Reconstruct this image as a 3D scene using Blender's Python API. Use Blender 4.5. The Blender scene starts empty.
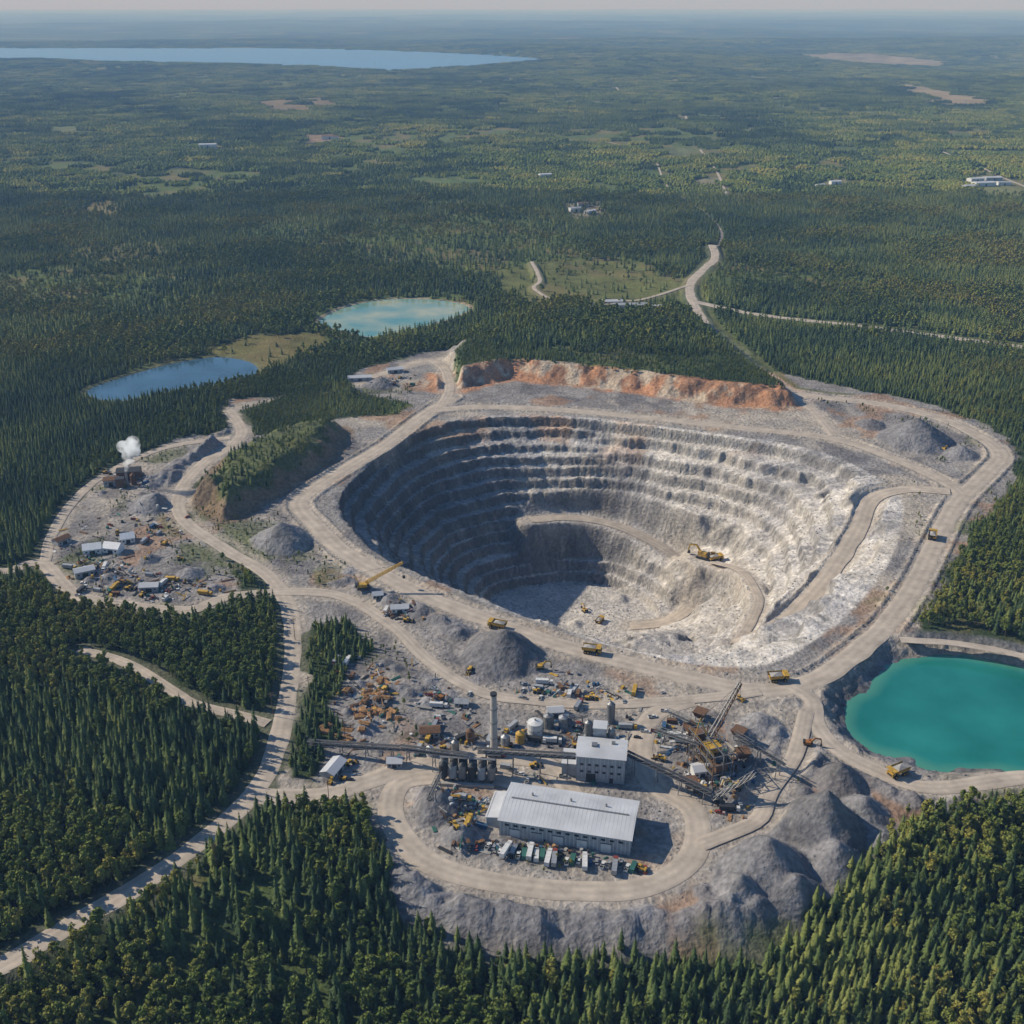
import bpy, math, random
import numpy as np
from math import radians, sin, cos, tan, atan, atan2, pi
from mathutils import Vector, Matrix
random.seed(7); rng=np.random.default_rng(7)
scene=bpy.context.scene
# ---------------------------------------------------------------- camera
CH=380.0; P=radians(24.83); F=1098.0
cd=bpy.data.cameras.new("camera"); cam=bpy.data.objects.new("camera",cd); scene.collection.objects.link(cam)
cam.location=(0,0,CH); cam.rotation_euler=(pi/2-P,0,0)
cd.sensor_width=36; cd.lens=36*F/1024; cd.clip_start=1; cd.clip_end=200000
scene.camera=cam
def S(u,v,z=0.0):
    """image pixel (u,v) unprojected through the camera -> ground metres at elevation z"""
    a=P+atan((v-512)/F); y=(CH-z)/tan(a); d=y*cos(P)+(CH-z)*sin(P)
    return ((u-512)/F*d, y)
def SP(pts,z=0.0): return [S(p[0],p[1],p[2] if len(p)>2 else z) for p in pts]
# ---------------------------------------------------------------- noise
TAB=rng.random((256,256))
def vn(x,y,s=0):
    x=np.asarray(x,float)+s*17.31; y=np.asarray(y,float)+s*9.77
    xi=np.floor(x).astype(np.int64); yi=np.floor(y).astype(np.int64)
    fx=x-xi; fy=y-yi; fx=fx*fx*(3-2*fx); fy=fy*fy*(3-2*fy)
    a=TAB[xi&255,yi&255];b=TAB[(xi+1)&255,yi&255];c=TAB[xi&255,(yi+1)&255];d=TAB[(xi+1)&255,(yi+1)&255]
    return (a*(1-fx)+b*fx)*(1-fy)+(c*(1-fx)+d*fx)*fy
def fbm(x,y,sc,o=4,s=0):
    r=0;a=1;t=0;x=np.asarray(x)/sc;y=np.asarray(y)/sc
    for i in range(o):
        r=r+a*vn(x,y,s+i*3+1);t+=a;a*=.5;x=x*2.03;y=y*2.03
    return r/t*2-1
def ss(a,b,x):
    t=np.clip((x-a)/(b-a),0,1); return t*t*(3-2*t)
def smooth(pts,closed=False,step=6.0):
    P_=[np.array(p,float) for p in pts]; n=len(P_); out=[]
    rngi=range(n) if closed else range(n-1)
    for i in rngi:
        if closed: p0,p1,p2,p3=P_[i-1],P_[i],P_[(i+1)%n],P_[(i+2)%n]
        else: p0,p1,p2,p3=P_[max(i-1,0)],P_[i],P_[i+1],P_[min(i+2,n-1)]
        k=max(2,int(np.linalg.norm((p2-p1)[:2])/step)); k=min(k,60)
        for j in range(k):
            t=j/k
            out.append(.5*((2*p1)+(-p0+p2)*t+(2*p0-5*p1+4*p2-p3)*t*t+(-p0+3*p1-3*p2+p3)*t**3))
    if not closed: out.append(P_[-1])
    return np.array(out)
def sdp(X,Y,poly,margin=80):
    poly=np.array(poly); out=np.full(X.shape,999.0)
    m=(X>poly[:,0].min()-margin)&(X<poly[:,0].max()+margin)&(Y>poly[:,1].min()-margin)&(Y<poly[:,1].max()+margin)
    x=X[m];y=Y[m]
    if x.size==0: return out
    d=np.full(x.shape,1e12); ins=np.zeros(x.shape,bool); n=len(poly)
    for i in range(n):
        ax,ay=poly[i];bx,by=poly[(i+1)%n]; ex,ey=bx-ax,by-ay
        wx=x-ax;wy=y-ay; t=np.clip((wx*ex+wy*ey)/(ex*ex+ey*ey+1e-9),0,1)
        d=np.minimum(d,(wx-ex*t)**2+(wy-ey*t)**2)
        if abs(by-ay)>1e-9:
            c=((ay>y)!=(by>y))&(x<(bx-ax)*(y-ay)/(by-ay)+ax); ins^=c
    out[m]=np.sqrt(d)*np.where(ins,-1,1); return out
# ---------------------------------------------------------------- grid
def grow(start,end,s0,g):
    o=[];p=start;s=s0
    while p<end: s*=g; p+=s; o.append(p)
    return o
ST=1.5
xm=list(np.arange(-430,460,ST)); xr=grow(xm[-1],45000,ST,1.045); xl=[-430-(a-xm[-1]) for a in xr][::-1]
xs=np.array(xl+xm+xr)
ym=list(np.arange(380,1140,ST)); yb=grow(ym[-1],90000,ST,1.02)
yl=list(np.arange(-1500,-100,200))+list(np.arange(-100,380,8))
ys=np.array(yl+ym+yb)
X,Y=np.meshgrid(xs,ys)
# ---------------------------------------------------------------- site layout in image pixel coordinates
C0=SP([(332,498),(345,480),(380,452),(410,430),(445,418),(520,414),(600,418),(680,428),(740,436),(800,446),(850,462),(893,486),(905,505),(900,540),(880,580),(850,615),(810,645),(770,665),(720,668),(660,660),(600,645),(560,630),(500,610),(455,592),(410,572),(370,550),(345,525)])
C1=SP([(347,520),(362,492),(395,462),(425,445),(460,434),(530,430),(600,434),(680,443),(740,452),(790,464),(830,482),(848,505),(845,540),(815,585),(775,630),(735,652),(700,660),(660,662),(600,648),(560,634),(500,614),(455,597),(410,580),(375,560)],-12)
C2=SP([(425,570),(430,548),(460,528),(500,520),(540,517),(600,517),(650,527),(695,541),(738,566),(750,600),(725,640),(690,665),(640,675),(590,672),(540,660),(490,635),(450,605)],-72)
C3=SP([(490,603),(505,590),(550,583),(600,584),(640,597),(662,615),(655,635),(610,645),(550,645),(505,630)],-125)
C0,C1,C2,C3=[smooth(c,True,14) for c in (C0,C1,C2,C3)]
D1=SP([(283,788),(330,802),(372,805),(385,860),(402,910),(450,938),(560,952),(660,950),(740,952),(800,918),(862,864),(905,818),(960,806),(1030,800),(1100,800),(1130,640),(1024,648),(960,640),(908,640),(935,600),(955,555),(980,520),(1012,480),(1020,452),(990,425),(930,405),(860,390),(800,378),(760,370),(700,370),(600,370),(500,360),(455,350),(420,352),(355,372),(350,390),(230,400),(225,440),(210,470),(185,500),(190,525),(235,545),(275,575),(295,610),(298,680),(290,740)])
D2=SP([(45,560),(60,520),(90,485),(125,462),(175,440),(225,432),(235,450),(200,480),(185,510),(200,540),(235,565),(240,590),(215,610),(130,605),(80,600)])
INC=[SP(p) for p in [
 [(450,385),(455,365),(480,340),(560,312),(640,315),(695,325),(728,350),(762,380),(782,402),(730,398),(650,387),(580,379),(510,372),(480,378)],
 [(238,412),(285,395),(350,390),(412,405),(400,415),(340,418),(285,432),(255,435)],
 [(305,620),(345,628),(385,655),(350,668),(335,700),(325,740),(310,780),(288,780),(295,740),(303,690)]]]
FI=INC[0]
HL=SP([(208,492),(228,460),(285,432),(335,424),(318,452),(272,482),(228,505)],8)
PONDS=[
 ("teal_pond",[(843,722),(850,700),(868,690),(882,670),(915,656),(950,654),(1000,662),(1060,680),(1085,720),(1060,775),(1000,770),(940,772),(905,758),(875,752),(852,738)],-8,(0.008,.18,.155)),
 ("marsh_pond",[(85,392),(120,378),(170,364),(215,357),(250,362),(257,374),(215,385),(160,393),(115,402)],-1,(.04,.10,.15)),
 ("turquoise_pond",[(318,322),(350,306),(400,299),(450,302),(470,309),(440,322),(400,331),(370,337),(340,330)],-1,(.12,.32,.28)),
 ("lake",[(-160,62),(0,60),(120,62),(300,66),(390,70),(440,68),(480,66),(530,63),(538,59),(490,55),(400,51),(300,48.5),(100,48),(-160,50)],-1,(.10,.22,.38))]
CLEAR=[
 ([(495,268),(560,256),(640,260),(662,275),(692,285),(668,302),(600,308),(545,310),(500,292)],(.13,.14,.045),.05),
 ([(205,350),(250,335),(320,333),(330,345),(300,356),(262,374),(250,362),(215,357)],(.14,.13,.045),.04),
 ([(885,84),(905,84),(990,99),(988,107),(940,103)],(.30,.24,.15),0),
 ([(795,52),(870,51),(955,55),(950,59),(850,60)],(.27,.23,.15),0),
 ([(255,100),(320,96),(345,104),(300,112),(262,110)],(.2,.15,.08),.1),
 ([(75,205),(105,198),(132,206),(115,216),(85,215)],(.19,.16,.07),.1),
 ([(960,190),(970,175),(1000,172),(1030,182),(1030,200),(985,198)],(.18,.19,.08),.05),
 ([(205,144),(228,143),(230,149),(208,150)],(.16,.15,.08),.05),
 ([(300,135),(338,134),(345,141),(310,143)],(.25,.18,.12),.05),
 ([(40,130),(90,125),(110,132),(60,140)],(.12,.15,.055),.1),
 ([(560,205),(600,203),(610,215),(575,220)],(.24,.21,.15),.15),
 ([(590,308),(655,306),(665,320),(620,326),(590,318)],(.28,.26,.23),.02),
 ([(820,180),(850,178),(852,186),(822,188)],(.18,.18,.09),.1),
 ([(900,225),(980,222),(1000,232),(930,238)],(.10,.14,.045),.3),
 ([(780,245),(860,240),(880,250),(800,262)],(.10,.14,.045),.35),
 ([(60,250),(150,240),(190,255),(110,270)],(.13,.13,.05),.3),
 ([(640,150),(700,147),(730,154),(670,159)],(.13,.15,.065),.15),
 ([(400,178),(470,172),(500,180),(430,190)],(.10,.14,.05),.3),
 ([(200,228),(300,222),(340,232),(250,243)],(.10,.14,.045),.35),
 ([(690,172),(730,180),(728,196),(700,190)],(.2,.19,.12),.2)]
ROADS=[
 ("access_road",13,0,[(-60,990),(0,965),(70,925),(140,885),(210,835),(255,792),(275,752),(285,710),(292,660),(290,612),(270,577),(230,552),(192,527),(178,508),(184,485),(205,462),(236,442),(241,428),(228,410)]),
 ("haul_road",16,1,[(452,397),(420,418),(385,445),(340,472),(305,495),(300,508),(318,528),(345,553),(400,584),(450,606),(510,628),(560,645),(620,661),(700,680),(760,690),(812,681),(852,655),(890,620),(917,580),(937,540),(958,502),(988,472),(1000,456),(985,440),(940,418),(880,404),(820,397),(795,393)]),
 ("haul_road",14,0,[(802,396),(782,388),(745,360),(712,332),(695,306),(690,285),(705,268),(715,258),(712,245)]),
 ("haul_road",13,1,[(430,411),(480,407),(560,410),(650,418),(740,428),(830,438),(890,457),(945,482),(962,495)]),
 ("haul_road",11,0,[(790,392),(815,412),(835,436)]),
 ("service_road",12,0,[(440,408),(450,388),(442,366),(425,361),(395,370),(360,382)]),
 ("gravel_road",13,0,[(696,302),(760,315),(850,325),(930,335),(1024,347),(1120,356)]),
 ("service_road",13,0,[(250,795),(320,796),(372,780),(420,765),(470,758),(540,762),(575,800),(560,800),(500,778),(440,776),(402,782),(390,805),(400,835),(425,860),(465,876),(520,886),(580,891),(640,888),(682,868),(698,840),(690,808),(655,785),(640,750),(655,715),(690,700)]),
 ("service_road",11,1,[(790,686),(812,700),(815,722),(838,750),(880,772),(930,788),(1024,778),(1120,780)]),
 ("service_road",7,0,[(900,640),(950,643),(1000,651),(1060,665)]),
 ("service_road",11,0,[(-60,560),(0,572),(40,563),(75,595),(130,606),(190,610),(225,598),(280,592),(330,594),(360,604)]),
 ("service_road",9,0,[(45,562),(52,535),(75,500),(110,472),(165,448),(230,438)]),
 ("gravel_road",8,0,[(80,650),(130,665),(190,702),(240,716),(268,724)]),
 ("service_road",9,0,[(360,604),(395,628),(430,662),(480,692),(540,702),(600,705),(690,700),(760,692)]),
 ("gravel_road",6,0,[(532,262),(540,280),(534,288),(548,298),(568,306)]),
 ("gravel_road",6,0,[(600,300),(640,300),(690,285)]),
 ("pit_ramp_road",13,0,[(530,520,-72),(570,518,-75),(610,524,-79),(650,541,-85),(680,560,-93),(696,580,-102),(690,605,-112),(665,622,-121),(630,626,-125)]),
 ("pit_ramp_road",14,1,[(950,492,0),(905,490,-2),(872,500,-6),(858,530,-12),(825,580,-20),(780,625,-30),(735,645,-40)]),
 ("pit_ramp_road",8,0,[(735,645,-40),(752,620,-48),(758,597,-57),(742,572,-68),(712,562,-78)]),
 ("service_road",9,0,[(700,845),(735,832),(760,818),(770,792),(795,755),(806,712)]),
]
FAR=[("gravel_road",5,[(714,250),(722,232),(705,212),(668,185),(655,160),(640,150),(600,140)]),("gravel_road",9,[(540,175),(560,182)]),
 ("gravel_road",8,[(680,98),(687,120)]),("gravel_road",6,[(700,150),(716,170),(728,195)]),("gravel_road",9,[(612,80),(622,94)]),("gravel_road",8,[(940,150),(1030,190)])]
HEAPS=[(505,654,29,18),(283,542,25,17),(915,440,36,22),(440,808,15,11),(424,792,11,7),(462,838,12,8),(600,882,7,4),(622,884,8,4),(640,884,6,3),
 (765,868,23,19),(822,828,24,24),(738,892,14,11),(800,762,17,13),(838,782,17,13),(862,812,14,10),(735,795,10,8),(740,735,10,6),(760,725,12,6),(835,862,16,13),(795,893,14,11),(783,830,11,8),
 (155,505,22,11),(185,478,20,12),(110,580,10,5),(190,575,12,6),(215,590,9,4),(150,560,9,5),(100,572,8,4),(205,500,16,10),
 (345,690,7,3),(380,700,9,4),(365,728,9,4),(400,690,7,3),(385,665,7,3),(430,700,6,3),(330,780,7,3),(420,660,8,3),(350,572,6,3),
 (960,455,18,9),(870,425,16,7),(380,385,20,8),(350,392,14,6),(620,600,9,5),(575,625,8,4),(880,842,12,6),(712,760,8,5),(672,700,6,3),(780,735,9,5),(470,680,6,3)]
for i in range(80):
    u,v=random.choice([(390,695),(440,690),(120,575),(780,790),(860,790),(350,700),(700,880),(470,840),(160,500),(560,918),(460,905),(650,915),(820,860)])
    HEAPS.append((u+random.gauss(0,35),v+random.gauss(0,12),random.uniform(3,8),random.uniform(1.6,4.2)))
RIDGE=[[(398,842),(404,880),(436,905),(500,920),(570,926),(640,926),(700,918),(745,905)],[(820,700),(822,720),(832,745),(870,778),(915,800),(950,800)],[(200,470),(215,440),(240,430)],[(340,586),(390,600),(440,622),(460,630)],[(150,485),(190,460)],[(832,700),(842,678),(870,655),(905,642)]]
# ---------------------------------------------------------------- heights
sdD=np.minimum(sdp(X,Y,D1,700),sdp(X,Y,D2,700))
relief=fbm(X,Y,420,4,11)*9+fbm(X,Y,3000,3,21)*80*ss(2500,9000,np.hypot(X,Y))
flat=ss(0,160,sdD)
sdW=[]
for n,p,l,c in PONDS:
    s=sdp(X,Y,smooth(SP(p,l),True,15),600); sdW.append(s); flat=flat*ss(0,250,s)
Z=relief*flat + fbm(X,Y,40,3,5)*.5
d0=sdp(X,Y,C0);d1=sdp(X,Y,C1);d2=sdp(X,Y,C2);d3=sdp(X,Y,C3)
pcx,pcy=S(575,600,-125)
ang=np.arctan2(Y-pcy,X-pcx); rad=np.hypot(X-pcx,Y-pcy)
L=np.zeros_like(Z)
def ring(L,da,db,za,zb):
    m=(da<0)&(db>=0); t=np.abs(da)/(np.abs(da)+np.abs(db)+1e-9)
    L[m]=(za+(zb-za)*t)[m]
ring(L,d0,d1,0,-12);ring(L,d1,d2,-12,-72);ring(L,d2,d3,-72,-125);L[d3<0]=-125
inp=d0<0
rill=fbm(ang*38,rad/45,1,3,31)
wR=ss(40,120,X+fbm(X,Y,60,2,4)*30)
nz=fbm(X,Y,95,2,47)*9+fbm(X,Y,38,3,41)*(4+2.5*wR)+rill*1.1+fbm(X,Y,9,3,43)*1.9+2.2*np.sin(L/6.3)
Ln=L+nz*ss(0,22,-d0)*(1-ss(-6,10,-d3)*.9)
fade=ss(.18,.5,fbm(X,Y,55,3,49))*.6
def terr(L,h,w,fl):
    q=-L/h; n=np.floor(q); f=q-n; return -(n+ss(1-w,1,f)*(1-fl)+f*fl)*h
zt=terr(Ln,9.0,.27,.06+fade*.7)*(1-wR)+terr(Ln,10.5,.24,.16+fade*.6)*wR
zt=np.minimum(zt,0)
zt=np.where(d3<-4,np.maximum(zt,-126)*.15-125*.85,zt)
gy,gx=np.gradient(zt,ys,xs);stp=ss(.5,1.4,np.hypot(gx,gy))
zt+=fbm(X,Y,5,2,51)*(.5+1.6*stp)
Z=np.where(inp,Z*(1-ss(0,3,-d0))+zt*ss(0,3,-d0),Z)
sFI=sdp(X,Y,FI); sHL=sdp(X,Y,HL)
Z+=17*(1-ss(-4,24,sFI+fbm(X,Y,18,3,61)*8))*(~inp)
Z+=19*(1-ss(-12,16,sHL+fbm(X,Y,12,3,62)*7))*(~inp)
sP=sdp(X,Y,SP([(-300,1200),(0,1000),(385,915),(450,940),(560,957),(740,957),(820,920),(1100,900),(1400,1200)]),60)
Z+=-9*(1-ss(-4,22,sP))
heapm=np.zeros_like(Z); HH=np.zeros_like(Z); hv=np.zeros_like(Z)
for k_,(u,v,r,h) in enumerate(HEAPS):
    cx,cy=S(u,v)
    if 560<u<640 and 590<v<640: cx,cy=S(u,v,-125)
    a,b=np.searchsorted(xs,[cx-r*1.4,cx+r*1.4]); c,d=np.searchsorted(ys,[cy-r*1.4,cy+r*1.4])
    xx=X[c:d,a:b];yy=Y[c:d,a:b]
    dd=np.hypot(xx-cx,yy-cy)*(1+.18*fbm(xx,yy,r*.6,3,int(u)))
    hh=h*np.clip(1.03-dd/r,0,1)
    hv[c:d,a:b]=np.where(hh>HH[c:d,a:b],((k_*37)%10)/10-.5,hv[c:d,a:b])
    HH[c:d,a:b]=np.maximum(HH[c:d,a:b],hh); heapm[c:d,a:b]=np.maximum(heapm[c:d,a:b],ss(0,.12,hh/h))
def stamp(line,margin,fn):
    for i in range(len(line)-1):
        a=line[i];b=line[i+1]
        i0,i1=np.searchsorted(xs,[min(a[0],b[0])-margin,max(a[0],b[0])+margin]);j0,j1=np.searchsorted(ys,[min(a[1],b[1])-margin,max(a[1],b[1])+margin])
        if i1<=i0 or j1<=j0: continue
        xx=X[j0:j1,i0:i1];yy=Y[j0:j1,i0:i1];ex,ey=b[0]-a[0],b[1]-a[1]
        t=np.clip(((xx-a[0])*ex+(yy-a[1])*ey)/(ex*ex+ey*ey+1e-9),0,1)
        fn((slice(j0,j1),slice(i0,i1)),np.hypot(xx-a[0]-ex*t,yy-a[1]-ey*t),t,a,b)
rd=np.full(Z.shape,99.0)
def f_(sl,d,t,a,b): rd[sl]=np.minimum(rd[sl],d)
for r in RIDGE: stamp(smooth(SP(r),False,6),25,f_)
rn=np.clip(.6+.9*fbm(X,Y,14,3,71),.1,1.3)
rh=np.clip(1-rd/(13*(.7+.4*rn)),0,1)*10*rn; HH=np.maximum(HH,rh*(~inp)); heapm=np.maximum(heapm,ss(0,2,rh))
Z+=HH+heapm*fbm(X,Y,4,2,77)*.5
DR=np.full(Z.shape,99.0); RLINES=[]
for k,(n,w,haul,pts) in enumerate(ROADS):
    p3=[(*S(p[0],p[1],p[2] if len(p)>2 else 0),(p[2] if len(p)>2 else 0)) for p in pts]
    ln=smooth(p3,False,5); RLINES.append(ln)
    dm=np.full(Z.shape,99.0); zr=np.zeros_like(Z)
    def f2(sl,d,t,a,b):
        m=d<dm[sl]; dm[sl]=np.where(m,d,dm[sl]); zr[sl]=np.where(m,a[2]+(b[2]-a[2])*t,zr[sl])
    stamp(ln,34,f2)
    e=dm-w/2
    wt=1-ss(2.2,(18 if k==16 else 9) if 'pit' in n else 9,e)
    Z=Z*(1-wt)+zr*wt
    if haul:
        Z+=1.6*np.exp(-((e-3.8)/1.3)**2)*(DR>3)*(.7+.6*vn(X/4,Y/4))
    DR=np.minimum(DR,e)
ex_x,ex_y=S(706,558,-79)
dpl=np.hypot(X-ex_x,Y-ex_y); wt=1-ss(15,40,dpl+fbm(X,Y,8,2,9)*3); Z=Z*(1-wt)+(-79)*wt
for (n,p,l,c),s in zip(PONDS,sdW):
    s2=s+(fbm(X,Y,12,3,83)*5 if l<-4 else 0)*(s<40)
    bk=l+s2*.6+(np.abs(((s2/5.5)%1)-.5)*1.6-.4 if l<-4 else 0)
    Z=np.where(s<40,np.where(s2<0,np.minimum(Z,l-2.5*ss(0,8,-s2)),np.minimum(Z,np.maximum(bk,l-.2))),Z)
GY,GX=np.gradient(Z,ys,xs); SL=np.hypot(GX,GY)
# ---------------------------------------------------------------- ground colours
def mix(c,col,m):
    col=np.array(col) if np.ndim(col)==1 else col
    return c*(1-m[...,None])+col*m[...,None]
n1=fbm(X,Y,60,4,101);n2=fbm(X,Y,14,4,111);n3=fbm(X,Y,5,2,121)
col=np.zeros(Z.shape+(3,))+np.array((.038,.058,.022))
farn=fbm(X,Y*.6,700,5,131); col=mix(col,(.07,.10,.04),ss(0,.4,farn))
opn=ss(.14,.30,fbm(X*.8,Y,300,4,141))*ss(1250,1700,Y)+ss(.26,.38,fbm(X,Y,150,4,143))*(Y<1700)*.6
opn=np.clip(opn,0,1)
col=mix(col,mix(np.zeros(Z.shape+(3,))+np.array((.11,.145,.045)),(.19,.16,.07),ss(0,.3,n1)),opn*.9)
tm=1-.72*opn
edge=fbm(X,Y,16,4,151)*9
D=1-ss(-2,3,sdD+edge)
for i,p in enumerate(INC):
    s=sdp(X,Y,p); D=D*ss(-3,3,s+edge*.5+ (fbm(X,Y,25,2,3)*14-2 if i==2 else 0))
grav=np.array((.25,.232,.218))+n2[...,None]*.06
g=mix(grav,(.43,.375,.305),ss(-.05,.35,n1)*.75); g=mix(g,(.125,.12,.125),ss(.08,.36,fbm(X,Y,34,4,161))*.7)
g=mix(g,(.33,.185,.095),ss(.26,.44,fbm(X,Y,45,3,171))*.55)
g=mix(g,(.10,.12,.04),ss(.16,.42,fbm(X,Y,38,4,181))*.8*ss(-75,-5,sdD)*(~inp))
g*= (1+.25*n3)[...,None]
hc=np.array((.20,.195,.20))*(1+.25*n2+.15*n3+.45*hv)[...,None]
g=mix(g,hc,heapm*.9)
col=mix(col,g,D)
rk=np.array((.28,.265,.255))*(1+.28*n2+.18*n3)[...,None]
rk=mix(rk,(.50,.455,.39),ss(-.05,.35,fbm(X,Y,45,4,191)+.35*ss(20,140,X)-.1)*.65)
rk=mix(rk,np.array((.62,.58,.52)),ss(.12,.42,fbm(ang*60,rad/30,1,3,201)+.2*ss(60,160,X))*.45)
strat=vn(Z/1.9+n2*1.5,X/150); rk*= (.80+.38*strat)[...,None]
rk=mix(rk,(.42,.25,.14),ss(.1,.45,fbm(X,Y,35,3,211))*ss(-45,-5,Z)*ss(960,1020,Y)*.6)
steep=ss(.5,1.3,SL); rk*= (1.22-.72*steep*(1-.3*wR))[...,None]  # lit flats against dark walls put into the rock colour by slope
rk=mix(rk,(.48,.45,.41)*np.ones(3),ss(0,6,-d3)*.6)
rk*=(.58+.42*ss(-130,40,X))[...,None]  # shade of the left pit wall painted in: rock darkens towards that side
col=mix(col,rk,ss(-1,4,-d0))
b=(1-ss(24,36,sFI+n2*6))*ss(-6,-1,sFI)*(Y<S(0,372)[1]+0*X)*(~inp)
rc=mix(np.zeros(Z.shape+(3,))+np.array((.44,.22,.115)),(.50,.40,.29),ss(-.1,.3,n2)); rc=mix(rc,(.26,.145,.085),ss(.0,.4,fbm(X,Y,9,3,221)))
col=mix(col,rc,b*.92)
b=(1-ss(12,24,sHL+n2*6))*(~inp); col=mix(col,mix(np.zeros(Z.shape+(3,))+np.array((.20,.14,.085)),(.10,.12,.035),ss(4,-4,sHL+n2*8)),b*.9)
tm=np.minimum(tm,1-D)
tm=np.maximum(tm,(1-ss(-4,3,sHL+n2*6))*.45)
tm=np.where(inp,0,tm)
for p,c,pr in CLEAR:
    s=sdp(X,Y,SP(p),120); a=math.sqrt(abs(np.ptp(np.array(SP(p))[:,0])))
    m=1-ss(-3,4,s+edge*(.6 if a<18 else 2.)); cc=np.array(c)*(1+.35*n2+.35*n1)[...,None]
    cc=mix(cc,(.2,.155,.07),ss(.0,.4,fbm(X,Y,50,3,231))*.5)
    col=mix(col,cc,m); tm=tm*(1-m)+pr*m
for (n,p,l,c),s in zip(PONDS,sdW):
    wd=19 if l<-4 else (6 if n!="lake" else 30)
    m=(1-ss(wd*.6,wd,s)); cb=np.array((.15,.147,.15))*(1+.5*n2+.3*n3)[...,None] if l<-4 else ((.38,.31,.22) if n=="turquoise_pond" else (.14,.14,.07))
    col=mix(col,cb,m*.9)
    tm*=ss(wd,wd+3,s)
    col=mix(col,np.array(c)*.6,1-ss(-6,-3,s))
north=(Y>1120)&(X>150)
m=(1-ss(1,9,DR+n2*6)); col=mix(col,np.array((.42,.365,.30))*(1+.12*n3)[...,None],m*.65*(.3+.7*D))
col=mix(col,np.array((.13,.14,.055))*(1+.3*n2)[...,None],ss(4,9,DR)*(1-ss(12,17,DR))*north*.8)
tm*=ss(2.5,6,DR-9*north)
col=np.clip(col,.004,.8)
# ---------------------------------------------------------------- terrain mesh
def bil(A,x,y):
    x=np.asarray(x,float);y=np.asarray(y,float)
    i=np.clip(np.searchsorted(xs,x)-1,0,len(xs)-2);j=np.clip(np.searchsorted(ys,y)-1,0,len(ys)-2)
    fx=np.clip((x-xs[i])/(xs[i+1]-xs[i]),0,1);fy=np.clip((y-ys[j])/(ys[j+1]-ys[j]),0,1)
    return (A[j,i]*(1-fx)+A[j,i+1]*fx)*(1-fy)+(A[j+1,i]*(1-fx)+A[j+1,i+1]*fx)*fy
def hz(x,y): return float(bil(Z,x,y))
def npmesh(name,co,quads,smoothf=True):
    me=bpy.data.meshes.new(name); me.vertices.add(len(co)); me.vertices.foreach_set("co",co.astype(np.float32).ravel())
    nq=len(quads); me.loops.add(nq*4); me.loops.foreach_set("vertex_index",quads.astype(np.int32).ravel())
    me.polygons.add(nq); me.polygons.foreach_set("loop_start",np.arange(0,nq*4,4,dtype=np.int32))
    me.polygons.foreach_set("loop_total",np.full(nq,4,dtype=np.int32))
    me.update(calc_edges=True)
    me.polygons.foreach_set("use_smooth",np.full(nq,smoothf)); return me
ny,nx=Z.shape; idx=np.arange(ny*nx).reshape(ny,nx)
q=np.stack([idx[:-1,:-1],idx[:-1,1:],idx[1:,1:],idx[1:,:-1]],-1).reshape(-1,4)
me=npmesh("terrain",np.stack([X,Y,Z],-1).reshape(-1,3),q)
at=me.attributes.new("gcol","FLOAT_COLOR","POINT"); c4=np.ones((ny*nx,4),np.float32); c4[:,:3]=col.reshape(-1,3); at.data.foreach_set("color",c4.ravel())
terrain=bpy.data.objects.new("terrain",me); scene.collection.objects.link(terrain)
# ---------------------------------------------------------------- materials
def newmat(n):
    m=bpy.data.materials.new(n); m.use_nodes=True; nt=m.node_tree; b=nt.nodes["Principled BSDF"]; return m,nt,b
def N(nt,t,**k):
    n=nt.nodes.new(t)
    for a,v in k.items(): setattr(n,a,v)
    return n
MC={}
def M(name,c,rough=.6,metal=0,var=.25,scale=.6,spec=.3):
    if name in MC: return MC[name]
    m,nt,b=newmat(name); tc=N(nt,"ShaderNodeTexCoord"); no=N(nt,"ShaderNodeTexNoise"); no.inputs["Scale"].default_value=scale; no.inputs["Detail"].default_value=5
    mr=N(nt,"ShaderNodeMapRange"); mr.inputs[1].default_value=.3;mr.inputs[2].default_value=.7;mr.inputs[3].default_value=1-var;mr.inputs[4].default_value=1+var*.5
    mx=N(nt,"ShaderNodeMix",data_type='RGBA',blend_type='MULTIPLY'); mx.inputs[0].default_value=1; mx.inputs[6].default_value=(*c,1)
    nt.links.new(tc.outputs["Object"],no.inputs["Vector"]);nt.links.new(no.outputs[0],mr.inputs[0]);nt.links.new(mr.outputs[0],mx.inputs[7]);nt.links.new(mx.outputs[2],b.inputs["Base Color"])
    b.inputs["Roughness"].default_value=rough;b.inputs["Metallic"].default_value=metal;b.inputs["Specular IOR Level"].default_value=spec
    MC[name]=m; return m
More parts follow.
